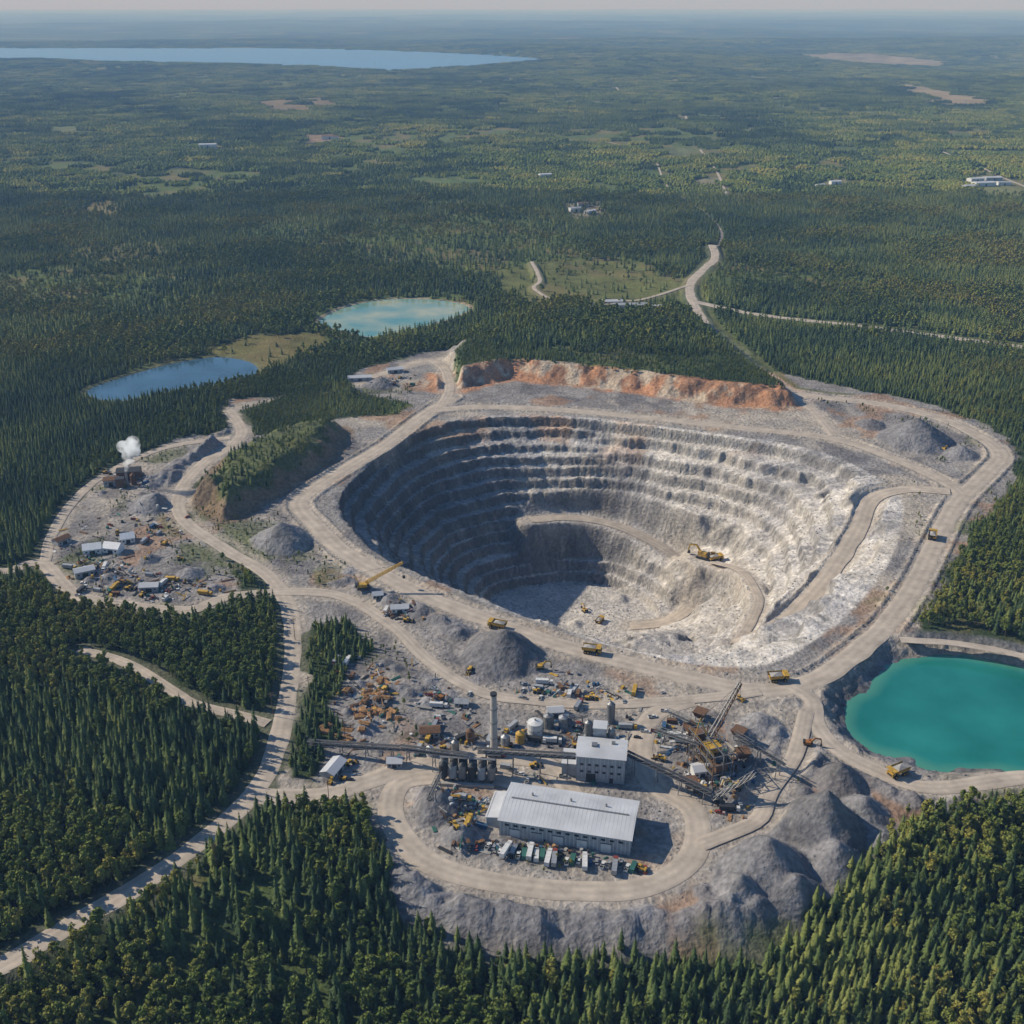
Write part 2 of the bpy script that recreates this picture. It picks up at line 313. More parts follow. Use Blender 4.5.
def groundmat():
    m,nt,b=newmat("ground_surface"); at=N(nt,"ShaderNodeAttribute",attribute_name="gcol"); tc=N(nt,"ShaderNodeTexCoord")
    def noise(s,d,lo,hi):
        no=N(nt,"ShaderNodeTexNoise");no.inputs["Scale"].default_value=s;no.inputs["Detail"].default_value=d;nt.links.new(tc.outputs["Object"],no.inputs["Vector"])
        mr=N(nt,"ShaderNodeMapRange");mr.inputs[1].default_value=.3;mr.inputs[2].default_value=.7;mr.inputs[3].default_value=lo;mr.inputs[4].default_value=hi;nt.links.new(no.outputs[0],mr.inputs[0]);return no,mr
    a1,r1=noise(.35,6,.68,1.32);a2,r2=noise(.05,4,.86,1.14)
    mu=N(nt,"ShaderNodeMath",operation='MULTIPLY');nt.links.new(r1.outputs[0],mu.inputs[0]);nt.links.new(r2.outputs[0],mu.inputs[1])
    mx=N(nt,"ShaderNodeMix",data_type='RGBA',blend_type='MULTIPLY');mx.inputs[0].default_value=1
    nt.links.new(at.outputs["Color"],mx.inputs[6]);nt.links.new(mu.outputs[0],mx.inputs[7]);nt.links.new(mx.outputs[2],b.inputs["Base Color"])
    bp=N(nt,"ShaderNodeBump");bp.inputs["Strength"].default_value=.9;bp.inputs["Distance"].default_value=1.6
    nt.links.new(a1.outputs[0],bp.inputs["Height"]);nt.links.new(bp.outputs[0],b.inputs["Normal"])
    b.inputs["Roughness"].default_value=.95;b.inputs["Specular IOR Level"].default_value=.1
    return m
terrain.data.materials.append(groundmat())
def roadmat():
    m,nt,b=newmat("packed_gravel");tc=N(nt,"ShaderNodeTexCoord");uv=N(nt,"ShaderNodeAttribute",attribute_name="across")
    no=N(nt,"ShaderNodeTexNoise");no.inputs["Scale"].default_value=.09;no.inputs["Detail"].default_value=8;no.inputs["Roughness"].default_value=.65;nt.links.new(tc.outputs["Object"],no.inputs["Vector"])
    cr=N(nt,"ShaderNodeValToRGB");cr.color_ramp.elements[0].position=.3;cr.color_ramp.elements[0].color=(.33,.285,.235,1);cr.color_ramp.elements[1].position=.68;cr.color_ramp.elements[1].color=(.55,.47,.38,1)
    nt.links.new(no.outputs[0],cr.inputs[0])
    si=N(nt,"ShaderNodeMath",operation='SINE');mm=N(nt,"ShaderNodeMath",operation='MULTIPLY_ADD');mm.inputs[1].default_value=9;nt.links.new(uv.outputs["Fac"],mm.inputs[0]);nt.links.new(no.outputs[0],mm.inputs[2]);nt.links.new(mm.outputs[0],si.inputs[0])
    mr=N(nt,"ShaderNodeMapRange");mr.inputs[1].default_value=-1;mr.inputs[2].default_value=1;mr.inputs[3].default_value=.92;mr.inputs[4].default_value=1.05;nt.links.new(si.outputs[0],mr.inputs[0])
    mx=N(nt,"ShaderNodeMix",data_type='RGBA',blend_type='MULTIPLY');mx.inputs[0].default_value=1;nt.links.new(cr.outputs[0],mx.inputs[6]);nt.links.new(mr.outputs[0],mx.inputs[7]);nt.links.new(mx.outputs[2],b.inputs["Base Color"])
    b.inputs["Roughness"].default_value=.95;b.inputs["Specular IOR Level"].default_value=.1
    return m
RM=roadmat()
def ribbon(name,ln,w,off,far=False):
    n=len(ln); t=np.gradient(ln[:,:2],axis=0); t/=np.linalg.norm(t,axis=1)[:,None]+1e-9; nr=np.stack([-t[:,1],t[:,0]],1)
    K=7; co=[];ac=[]
    s=np.arange(n)
    for k in range(K):
        f=k/(K-1)*2-1
        ww=w/2*(1+ .3*(vn(s*.35,np.full(n,k*5.+off*100))-.5)*abs(f))
        p=ln[:,:2]+nr*(ww*f)[:,None]
        z=(bil(Z,p[:,0],p[:,1])+.6) if far else ln[:,2]+off-(.25 if abs(f)>.95 else 0)
        co.append(np.column_stack([p,z]));ac.append(np.full(n,f))
    co=np.stack(co,1).reshape(-1,3);ac=np.stack(ac,1).ravel();ix=np.arange(n*K).reshape(n,K)
    q=np.stack([ix[:-1,1:],ix[:-1,:-1],ix[1:,:-1],ix[1:,1:]],-1).reshape(-1,4)
    me=npmesh(name,co,q);a=me.attributes.new("across","FLOAT","POINT");a.data.foreach_set("value",ac.astype(np.float32))
    me.materials.append(RM);o=bpy.data.objects.new(name,me);scene.collection.objects.link(o)
for k,((n,w,h,p),ln) in enumerate(zip(ROADS,RLINES)): ribbon(n,ln,w,.15+.035*k)
FARL=[]
for n,w,p in FAR:
    ln=smooth([(*S(*a),0) for a in p],False,25);FARL.append((ln,w));ribbon(n,ln,w,.3,True)
def watermat(n,c,rough):
    m,nt,b=newmat(n);tc=N(nt,"ShaderNodeTexCoord");no=N(nt,"ShaderNodeTexNoise");no.inputs["Scale"].default_value=.018;no.inputs["Detail"].default_value=5;nt.links.new(tc.outputs["Object"],no.inputs["Vector"])
    cr=N(nt,"ShaderNodeValToRGB");cr.color_ramp.elements[0].position=.35;cr.color_ramp.elements[0].color=(*[x*.8 for x in c],1);cr.color_ramp.elements[1].position=.68
    cr.color_ramp.elements[1].color=(*[min(x*1.3+.012,1) for x in c],1) if n!="turquoise_pond" else (.42,.42,.25,1)
    dp=N(nt,"ShaderNodeAttribute",attribute_name="shallow");mx=N(nt,"ShaderNodeMix",data_type='RGBA');mx.inputs[7].default_value=(.10,.30,.20,1) if n=="teal_pond" else (*[x*1.1+.03 for x in c],1)
    nt.links.new(dp.outputs["Fac"],mx.inputs[0]);nt.links.new(cr.outputs[0],mx.inputs[6])
    nt.links.new(no.outputs[0],cr.inputs[0]);nt.links.new(mx.outputs[2],b.inputs["Base Color"]);b.inputs["Roughness"].default_value=rough
    n2=N(nt,"ShaderNodeTexNoise");n2.inputs["Scale"].default_value=.8;nt.links.new(tc.outputs["Object"],n2.inputs["Vector"])
    bp=N(nt,"ShaderNodeBump");bp.inputs["Strength"].default_value=.15 if n!="lake" else .8;bp.inputs["Distance"].default_value=.2;nt.links.new(n2.outputs[0],bp.inputs["Height"]);nt.links.new(bp.outputs[0],b.inputs["Normal"]);return m
for n,p,l,c in PONDS:
    pp=smooth(SP(p,l),True,15);K=len(pp)
    me=bpy.data.meshes.new(n)
    t=np.roll(pp,-1,0)-np.roll(pp,1,0);t/=np.linalg.norm(t,axis=1)[:,None];area=sum(pp[i-1][0]*pp[i][1]-pp[i][0]*pp[i-1][1] for i in range(K))
    sg=1 if area>0 else -1; nn=np.stack([t[:,1],-t[:,0]],1)*sg
    outs=[8 if n=="teal_pond" else (4 if n!="lake" else 10),-2,-9];vs=[];sh=[]
    for o_,s_ in zip(outs,(.9,.55,0)):
        vs+=[(a[0],a[1],l) for a in pp+nn*o_];sh+=[s_]*K
    fs=[]
    for r_ in range(2):
        for i in range(K):
            j=(i+1)%K;f=(r_*K+i,r_*K+j,(r_+1)*K+j,(r_+1)*K+i);fs.append(f if sg>0 else f[::-1])
    fs.append(list(range(2*K,3*K))[::sg])
    me.from_pydata(vs,[],fs);a=me.attributes.new("shallow","FLOAT","POINT");a.data.foreach_set("value",sh);me.materials.append(watermat(n,c,.12 if n!="lake" else .3))
    o=bpy.data.objects.new(n,me);scene.collection.objects.link(o)
# ---------------------------------------------------------------- mesh builder
class MB:
    def __init__(s): s.v=[];s.f=[];s.m=[];s.mats=[]
    def mi(s,m):
        if m not in s.mats: s.mats.append(m)
        return s.mats.index(m)
    def add(s,vs,fs,m):
        o=len(s.v);s.v+=[tuple(v) for v in vs];s.f+=[[i+o for i in f] for f in fs];s.m+=[s.mi(m)]*len(fs)
    def box(s,c,d,m,rz=0,ry=0,top=(1,1)):
        R=Matrix.Rotation(rz,3,'Z')@Matrix.Rotation(ry,3,'Y');vs=[]
        for z in(-1,1):
            for x,y in((-1,-1),(1,-1),(1,1),(-1,1)):
                k=top if z>0 else (1,1);vs.append(Vector(c)+R@Vector((x*d[0]/2*k[0],y*d[1]/2*k[1],z*d[2]/2)))
        s.add(vs,[(3,2,1,0),(4,5,6,7),(0,1,5,4),(1,2,6,5),(2,3,7,6),(3,0,4,7)],m)
    def beam(s,a,b,w,h,m):
        a=Vector(a);b=Vector(b);d=b-a;L=d.length
        if L<1e-6:return
        q=d.to_track_quat('X','Z').to_matrix();vs=[]
        for x in(0,L):
            for y,z in((-w/2,-h/2),(w/2,-h/2),(w/2,h/2),(-w/2,h/2)):vs.append(a+q@Vector((x,y,z)))
        s.add(vs,[(3,2,1,0),(4,5,6,7),(0,1,5,4),(1,2,6,5),(2,3,7,6),(3,0,4,7)],m)
    def cyl(s,a,b,r0,r1,m,n=12,cap=True):
        a=Vector(a);b=Vector(b);d=b-a;q=d.to_track_quat('Z','Y').to_matrix();vs=[]
        for p,r in((a,r0),(b,r1)):
            for i in range(n):vs.append(p+q@Vector((r*cos(2*pi*i/n),r*sin(2*pi*i/n),0)))
        fs=[(i,(i+1)%n,n+(i+1)%n,n+i) for i in range(n)]
        if cap:fs+=[tuple(range(n))[::-1],tuple(range(n,2*n))]
        s.add(vs,fs,m)
    def gable(s,c,d,h,m,ov=.6):
        x,y=d[0]/2+ov,d[1]/2+ov;cx,cy,cz=c;t=.3;e=h*(ov/(d[1]/2))
        for sg in(-1,1):
            a=[(cx-x,cy+sg*y,cz-e),(cx+x,cy+sg*y,cz-e),(cx+x,cy,cz+h),(cx-x,cy,cz+h)]
            vs=a+[(p[0],p[1],p[2]+t) for p in a];fs=[(3,2,1,0),(4,5,6,7),(0,1,5,4),(1,2,6,5),(3,0,4,7)]
            if sg>0:fs=[f[::-1] for f in fs]
            s.add(vs,fs,m)
    def gend(s,c,d,h,m):
        cx,cy,cz=c
        for sg in(-1,1):
            X_=cx+sg*d[0]/2;s.add([(X_,cy-d[1]/2,cz),(X_,cy+d[1]/2,cz),(X_,cy,cz+h)],[(0,1,2) if sg>0 else (2,1,0)],m)
    def mesh(s,n):
        me=bpy.data.meshes.new(n);me.from_pydata(s.v,[],s.f)
        for m in s.mats:me.materials.append(m)
        me.polygons.foreach_set("material_index",s.m);me.update();return me
    def obj(s,n,loc=(0,0,0),rz=0,parent=None):
        o=bpy.data.objects.new(n,s.mesh(n));scene.collection.objects.link(o)
        o.location=loc;o.rotation_euler=(0,0,rz)
        if parent:o.parent=parent
        return o
def empty(n,loc,rz):
    o=bpy.data.objects.new(n,None);scene.collection.objects.link(o);o.location=loc;o.rotation_euler=(0,0,rz);o.empty_display_size=1;return o
def W(u,v,z=None):
    x,y=S(u,v,0 if z is None else z);return (x,y,hz(x,y) if z is None else z)
white=M("white_cladding",(.66,.66,.64),.5,0,.15,.2);roofw=M("light_metal_roof",(.60,.605,.61),.4,.1,.2,.08);greyw=M("grey_cladding",(.36,.375,.385),.6,0,.25,.3)
dark=M("dark_steel",(.05,.052,.055),.6,.3,.3,1);rust=M("rusty_steel",(.18,.10,.055),.8,.2,.4,1);steel=M("galvanised_steel",(.27,.27,.27),.5,.5,.3,1)
yel=M("yellow_paint",(.52,.32,.05),.6,0,.45,.8);conc=M("concrete",(.38,.36,.33),.9,0,.25,.4);glass=M("window_glass",(.02,.03,.04),.1,0,.1);tyre=M("tyre_rubber",(.02,.02,.02),.9);brick=M("chimney_brick",(.46,.42,.38),.9,0,.3,1.5)
belt=M("belt_rubber",(.07,.068,.066),.9);green=M("green_paint",(.04,.14,.11),.6);blue=M("blue_paint",(.05,.12,.22),.6);red=M("red_paint",(.25,.05,.035),.6);orange=M("orange_wood",(.42,.24,.11),.9,0,.5,.8);silver=M("silver_paint",(.36,.37,.38),.4,.3);blackp=M("black_paint",(.03,.03,.032),.5);whitep=M("white_paint",(.65,.65,.63),.5);canvas=M("white_canvas",(.78,.78,.77),.8,0,.1)
wx,wy=29,440
wh=empty("warehouse",(wx,wy,hz(wx,wy)-.0),radians(-13))
b=MB();b.box((0,0,5),(66,29,10),greyw);b.gend((0,0,10),(66,29),2.6,greyw)
for i in range(34):b.box((-32.5+i*1.97,-14.53,5.2),(.25,.1,9.4),white)
b.obj("walls",parent=wh)
b=MB();b.gable((0,0,10),(66,29),2.6,roofw,.8)
for i in range(34):
    x=-33+i*2
    for sg in(-1,1):b.beam((x,sg*15.2,10.16),(x,0,12.95),.08,.08,white)
b.box((0,0,13.0),(60,.9,.3),steel);b.obj("roof",parent=wh)
b=MB()
for x in(-25,-14,-3,9,21):b.box((x,-14.65,2.6),(5,.2,5.2),white if x%2 else greyw);b.box((x,-14.62,5.4),(5.6,.24,.3),dark)
b.box((33.1,0,3),(.2,7,6),dark);b.obj("doors",parent=wh)
b=MB()
for i in range(14):b.box((-29+i*4.4,-14.6,7.6),(2.2,.12,1.1),glass)
b.obj("windows",parent=wh)
b=MB();b.box((-37,1,3),(8,20,6),greyw);b.box((-37.2,1,6.3),(9,21,.4),roofw,0,radians(-9));b.obj("lean_to",parent=wh)
b=MB()
for x in(-20,0,18):b.cyl((x,5,11),(x,5,13.6),.5,.5,steel,8)
b.obj("roof_vents",parent=wh)
px,py,pz=W(602,782);pb=empty("processing_building",(px,py+8,pz),radians(-8))
b=MB();b.box((0,0,8),(26,17,16),greyw);b.gend((0,0,16),(26,17),1.6,greyw);b.box((-17,1,4),(8,13,8),greyw)
for i in range(13):b.box((-12+i*2,-8.54,9),(.2,.1,13),white)
b.obj("walls",parent=pb);b=MB();b.gable((0,0,16),(26,17),1.6,roofw);b.box((-17,1,8.2),(8.6,13.6,.35),roofw)
b.box((-4,0,17.9),(3,3,1.6),steel);b.box((6,3,17.7),(2,2,1.6),steel);b.obj("roof",parent=pb)
b=MB();b.box((-5,-8.65,2.6),(5,.2,5.2),dark);b.box((6,-8.65,1.6),(2,.2,3.2),dark);b.obj("doors",parent=pb)
b=MB()
for z in(6.5,11):
    for i in range(6):b.box((-10+i*4,-8.62,z),(1.8,.12,1.3),glass)
b.obj("windows",parent=pb)
b=MB();b.box((-2,14,10.5),(7,7,21),greyw);b.box((-2,14,21.2),(7.8,7.8,.4),roofw);b.cyl((4.5,13,0),(4.5,13,19),2,2,steel);b.cyl((4.5,13,19),(4.5,13,21),2,.4,steel);b.obj("tower",parent=pb)
x,y,z=W(494,752);ch=empty("chimney",(x,y,z),0);b=MB();b.cyl((0,0,0),(0,0,39),2.2,1.7,brick,16);b.obj("stack",parent=ch)
b=MB();b.cyl((0,0,38),(0,0,39.4),1.9,1.9,dark,16);b.box((0,0,1),(5,5,2),conc)
for zz in(10,20,29):b.cyl((0,0,zz),(0,0,zz+.5),2.25,2.25,steel,16)
b.obj("bands",parent=ch)
x,y,z=W(468,778);sb=MB()
for i in range(6):
    for j in range(2):
        a=(-13+i*5.2,-3+j*5.4);sb.cyl((*a,3),(*a,11),2.3,2.3,[dark,greyw,steel][(i+j)%3],14);sb.cyl((*a,11),(*a,12.4),2.3,.5,dark,14);sb.cyl((*a,.6),(*a,3),.6,2.3,dark,10)
        for k in(-1.8,1.8):sb.box((a[0]+k,a[1]-1.8,1.5),(.3,.3,3),steel)
sb.box((0,0,13.2),(30,1.6,.3),steel)
for i in range(15):sb.box((-14+i*2,.8,13.8),(.08,.08,1.1),yel)
sb.box((0,-6.8,.8),(30,2,1.6),conc);sb.obj("silo_bank",(x,y,z),radians(-5))
for (u,v,r,h,m) in[(535,735,4.4,9,whitep),(520,742,2.6,6,yel),(548,727,2.8,8,steel),(505,745,2.4,6,silver),(563,727,2.7,7,silver),(430,755,2.2,5,whitep),(588,735,2.2,9,steel),(610,722,2.2,13,steel),(470,742,2.2,8,rust),(455,752,2,7,steel)]:
    b=MB();b.cyl((0,0,0),(0,0,h),r,r,m,20);b.cyl((0,0,h),(0,0,h+1.2),r,.6,m,20);b.cyl((0,0,h*.5),(0,0,h*.5+.3),r+.12,r+.12,steel,20);b.box((r+.2,0,h/2),(.5,.7,h),steel);b.cyl((0,0,h+1),(0,0,h+2),.5,.5,steel,8);b.obj("storage_tank",W(u,v))
def conveyor(p0,p1,name="conveyor",w=3,leg=16,roof=True):
    p0=Vector(p0);p1=Vector(p1);d=p1-p0;L=d.length;n=max(3,int(L/4));b=MB();side=Vector((-d.y,d.x,0)).normalized()*w/2;up=Vector((0,0,2.4))
    b.beam(p0,p1,w,.25,belt)
    for s in(-1,1):
        b.beam(p0+side*s,p1+side*s,.3,.3,steel);b.beam(p0+side*s+up,p1+side*s+up,.3,.3,steel)
        for i in range(n):
            a=p0+d*i/n+side*s;c=p0+d*(i+1)/n+side*s;b.beam(a,c+up,.16,.16,steel);b.beam(a,a+up,.16,.16,steel)
    if roof:b.beam(p0+up*1.08,p1+up*1.08,w*.55,.12,belt)
    k=max(1,int(L/leg))
    for i in range(k+1):
        a=p0+d*(i+.3)/(k+.6);g=hz(a.x,a.y)
        if a.z-g>1.5:
            for s in(-1,1):b.beam(a+side*s,Vector((a.x,a.y,g-.3))+side*s*2,.4,.4,steel)
            b.beam(Vector((a.x,a.y,(g+a.z)/2))-side*1.5,Vector((a.x,a.y,(g+a.z)/2))+side*1.5,.25,.25,steel)
    return b.obj(name)
conveyor(W(308,744,4),W(400,750,9),w=2.4);conveyor(W(400,749,9),W(468,758,13),w=2.4);conveyor(W(478,752,13),W(576,758,14),w=2.4)
conveyor(W(627,755,13),W(712,795,6),w=2.4);conveyor(W(712,800,4),W(755,775,14),w=2.,roof=False);conveyor(W(440,775,12),W(428,800,8),w=2,roof=False);conveyor(W(735,735,12),W(785,765,11),w=2.2,roof=False)
conveyor(W(655,730,8),W(700,745,14),w=2.2,roof=False);conveyor(W(560,722,3),W(588,716,9),w=1.8,roof=False);conveyor(W(668,712,3),W(690,722,10),w=1.8,roof=False)
x,y,z=W(715,775);cp=empty("crushing_plant",(x,y,z),radians(20))
b=MB()
for i in(-1,0,1):
    for j in(-1,0,1,2,3):
        b.box((i*6,j*7,9),(.5,.5,18),steel if (i+j)%2 else rust)
for zz in(6,12,18):
    for i in(-1,0,1):b.beam((i*6,-7,zz),(i*6,21,zz),.4,.4,steel)
    for j in range(-1,4):b.beam((-6,j*7,zz),(6,j*7,zz),.4,.4,steel)
for j in range(-1,3):
    for zz in(0,6,12):
        b.beam((-6,j*7,zz),(-6,j*7+7,zz+6),.25,.25,rust);b.beam((6,j*7,zz),(6,j*7+7,zz+6),.25,.25,rust)
b.obj("frame",parent=cp)
b=MB();b.box((0,3,6.2),(11,18,.2),dark);b.box((-1,8,12.2),(9,16,.2),dark)
for zz in(7,13,19):
    for s in(-6,6):b.beam((s,-7,zz+.3),(s,21,zz+.3),.12,.12,yel)
b.obj("decks",parent=cp)
b=MB();b.box((0,-3,9),(7,6,5),rust);b.box((0,5,15),(6,6,4),yel,top=(1.3,1.3));b.box((1,13,9),(8,6,5),greyw);b.box((-1,17,15.5),(6,5,5),rust);b.cyl((-3,-3,12),(3,-3,12),1.6,1.6,dark);b.cyl((2,11,12.5),(2,11,16.5),2,2.6,steel);b.box((0,-11,3),(6,5,6),conc,top=(.7,.8));b.box((-9,4,2.5),(4,6,5),greyw);b.box((-9,4,5.2),(4.6,6.6,.3),roofw);b.box((9,12,2),(4,8,4),rust)
b.obj("crusher_and_hoppers",parent=cp)
b=MB()
A=Vector((2,12,12));B=Vector((20,14,46));sd=Vector((0,1,0))*1.5;up=Vector((-2.4,0,1.3));n=13;d=B-A
for s in(-1,1):
    b.beam(A+sd*s,B+sd*s*.5,.55,.55,rust);b.beam(A+sd*s+up,B+sd*s*.5+up*.4,.5,.5,steel)
    for i in range(n):
        f0=i/n;f1=(i+1)/n;p=A+sd*s*(1-.5*f0)+d*f0;q_=A+sd*s*(1-.5*f1)+d*f1
        b.beam(p,q_+up*(1-.6*f1),.3,.3,rust);b.beam(p,p+up*(1-.6*f0),.26,.26,steel)
for i in range(n+1):
    f0=i/n;p=A+d*f0;b.beam(p-sd*(1-.5*f0),p+sd*(1-.5*f0),.2,.2,steel)
b.beam((0,12,18),(-6,10,32),.5,.5,yel);b.beam((-6,10,32),B,.14,.14,dark);b.beam((-6,10,32),A+d*.5,.12,.12,dark);b.beam((-6,10,32),(-6,-4,18),.14,.14,dark);b.beam((-6,14,18),(-6,10,32),.3,.3,yel);b.beam(B,B+Vector((0,0,-14)),.12,.12,dark)
b.obj("derrick_boom",parent=cp)
for(u,v,rz)in[(690,735,.4),(700,720,1.0),(742,760,.2),(738,742,.9),(690,790,.1)]:
    b=MB();b.box((0,0,5),(5,5,3.4),rust,top=(1.5,1.5))
    for i in(-2,2):
        for j in(-2,2):b.box((i,j,1.6),(.4,.4,3.4),steel)
    b.box((0,0,2.6),(3,3,1),dark);b.box((4.8,0,1.2),(3,2.4,2.4),steel);b.obj("feed_hopper",W(u,v),rz)
# ---------------------------------------------------------------- vehicles
def haul_truck_mesh(body):
    b=MB()
    for x in(-4,-2.2,3.6):
        for sg in(-1,1):
            b.cyl((x,sg*2.0,1.25),(x,sg*3.0,1.25),1.25,1.25,tyre,16);b.cyl((x,sg*3.0,1.25),(x,sg*3.06,1.25),.6,.6,body,10)
    b.box((0,0,1.7),(11,2.2,.9),dark);b.box((5,0,2.6),(2.2,4.4,1.9),body);b.box((4.2,1.2,4.3),(2,1.9,1.6),body);b.box((5.22,1.2,4.4),(.06,1.6,1),glass);b.box((4.2,2.17,4.4),(1.4,.06,.9),glass);b.box((6.15,0,2.4),(.1,3,1.2),dark)
    v=[(-6,-2.6,2.4),(2.6,-2.6,2.8),(2.6,2.6,2.8),(-6,2.6,2.4),(-6.6,-3.1,4.9),(3.0,-3.1,5.1),(3.0,3.1,5.1),(-6.6,3.1,4.9)]
    b.add(v,[(3,2,1,0),(0,1,5,4),(1,2,6,5),(2,3,7,6)],body);b.add([(x*.97,y*.93,z+.15) for x,y,z in v],[(0,1,2,3),(4,5,1,0),(5,6,2,1),(6,7,3,2)],body)
    b.box((4.4,0,5.2),(3,6.2,.2),body);b.add([(-5.5,-2.5,4.3),(2.4,-2.5,4.4),(2.4,2.5,4.4),(-5.5,2.5,4.3),(-1.5,0,5.7)],[(0,1,4),(1,2,4),(2,3,4),(3,0,4)],conc);return b.mesh("haul_truck")
def excavator_mesh(body):
    b=MB()
    for sg in(-1,1):
        b.box((0,sg*1.6,.55),(4.6,.75,.9),dark);b.cyl((-2.3,sg*1.2,.55),(-2.3,sg*1.98,.55),.5,.5,dark);b.cyl((2.3,sg*1.2,.55),(2.3,sg*1.98,.55),.5,.5,dark)
    b.cyl((0,0,.9),(0,0,1.3),1,1,dark);b.box((-.7,0,2),(4,3,1.4),body);b.box((1.2,.95,2.6),(1.6,1.1,1.7),body);b.box((2.03,.95,2.9),(.05,.9,1),glass);b.box((-2.4,0,2.2),(1,3,1.5),dark)
    b.beam((.8,-.4,1.9),(3.6,-.4,5.6),.6,.8,body);b.beam((3.6,-.4,5.6),(6.6,-.4,4.9),.5,.7,body);b.beam((6.6,-.4,5.2),(7.3,-.4,1.8),.4,.55,body);b.beam((4.4,-.4,5.7),(6.7,-.4,5.6),.2,.2,steel)
    b.box((7,-.4,1.2),(1.1,1.3,1.2),dark,top=(.7,1));return b.mesh("excavator")
def loader_mesh(body):
    b=MB()
    for x in(-1.9,1.7):
        for sg in(-1,1):b.cyl((x,sg*.9,.95),(x,sg*1.6,.95),.95,.95,tyre,14)
    b.box((-1.9,0,1.9),(2.8,1.9,1.3),body);b.box((.2,0,2.7),(1.5,1.6,1.7),body);b.box((.97,0,2.9),(.06,1.4,1.1),glass);b.box((.2,0,2.9),(1.3,1.66,.9),glass);b.box((1.5,0,1.5),(1.8,1.2,.7),dark)
    for s in(-.6,.6):b.beam((1,s,1.9),(3.9,s,.9),.25,.4,body)
    b.add([(3.7,-1.7,.2),(5,-1.7,.1),(5,1.7,.1),(3.7,1.7,.2),(3.6,-1.7,1.5),(3.6,1.7,1.5),(4.4,-1.7,1.4),(4.4,1.7,1.4)],[(0,1,2,3),(0,3,5,4),(0,4,6,1),(3,2,7,5)],dark);b.box((3.6,0,.8),(.1,3.4,1.3),body);return b.mesh("wheel_loader")
def car_mesh(body):
    b=MB()
    for x in(-1.4,1.4):
        for sg in(-1,1):b.cyl((x,sg*.65,.34),(x,sg*.9,.34),.34,.34,tyre,10)
    b.box((0,0,.68),(4.5,1.8,.62),body,top=(.97,.94));b.box((-.25,0,1.25),(2.5,1.66,.56),glass,top=(.68,.86));b.box((-.25,0,1.545),(1.65,1.4,.05),body);return b.mesh("parked_car")
def pickup_mesh(body):
    b=MB()
    for x in(-1.8,1.8):
        for sg in(-1,1):b.cyl((x,sg*.7,.42),(x,sg*1,.42),.42,.42,tyre,10)
    b.box((0,0,.8),(5.6,1.95,.6),body);b.box((.5,0,1.45),(1.9,1.75,.7),glass,top=(.8,.88));b.box((.5,0,1.83),(1.5,1.5,.06),body)
    for s in(-.92,.92):b.box((-1.7,s,1.3),(2.1,.08,.4),body)
    b.box((-2.76,0,1.3),(.08,1.9,.4),body);b.box((-1.7,0,1.12),(2,1.7,.04),dark);return b.mesh("pickup_truck")
def lorry_mesh(body,cargo):
    b=MB()
    for x in(-4.6,-3.4,-.2,3.9):
        for sg in(-1,1):b.cyl((x,sg*.8,.5),(x,sg*1.22,.5),.5,.5,tyre,10)
    b.box((0,0,.85),(11,1.1,.3),dark);b.box((4.5,0,1.9),(2.1,2.4,2.1),body,top=(.85,.95));b.box((5.5,0,2.3),(.1,2,.8),glass,0,0);b.box((-1.6,0,2.35),(8.4,2.5,2.6),cargo)
    for i in range(9):b.box((-5.4+i*.95,0,2.36),(.12,2.56,2.5),cargo)
    return b.mesh("lorry")
def container_mesh(body):
    b=MB();b.box((0,0,1.3),(6.1,2.4,2.5),body)
    for i in range(15):b.box((-2.8+i*.4,0,1.3),(.14,2.5,2.3),body)
    b.box((0,0,2.58),(6.16,2.46,.08),body);b.box((3.08,0,1.3),(.06,.1,2.3),dark);b.box((0,0,.04),(6.2,2.5,.12),dark);return b.mesh("shipping_container")
def dozer_mesh(body):
    b=MB()
    for sg in(-1,1):b.box((0,sg*1.2,.6),(3.8,.6,1.1),dark,top=(.8,1))
    b.box((.5,0,1.5),(2.8,1.5,1.1),body);b.box((-1,0,2.3),(1.5,1.6,1.6),body);b.box((-1,0,2.5),(1.56,1.66,.7),glass);b.box((2.6,0,.8),(.3,3.6,1.3),body)
    for s in(-1.2,1.2):b.beam((0,s,.7),(2.5,s,.6),.2,.3,body)
    b.cyl((1.1,.3,2),(1.1,.3,2.9),.1,.1,dark,6);return b.mesh("bulldozer")
LIB={"haul_truck":[haul_truck_mesh(yel)],"excavator":[excavator_mesh(yel),excavator_mesh(M("orange_paint",(.36,.15,.04),.6))],"wheel_loader":[loader_mesh(yel)],
"parked_car":[car_mesh(m) for m in(whitep,silver,blackp,blue,red)],"pickup_truck":[pickup_mesh(m) for m in(whitep,red,silver,whitep)],
"lorry":[lorry_mesh(whitep,whitep),lorry_mesh(red,silver),lorry_mesh(yel,greyw),lorry_mesh(yel,yel),lorry_mesh(whitep,dark)],"shipping_container":[container_mesh(m) for m in(blue,green,rust,silver,greyw,whitep,rust)],"bulldozer":[dozer_mesh(yel)]}
placed=[]
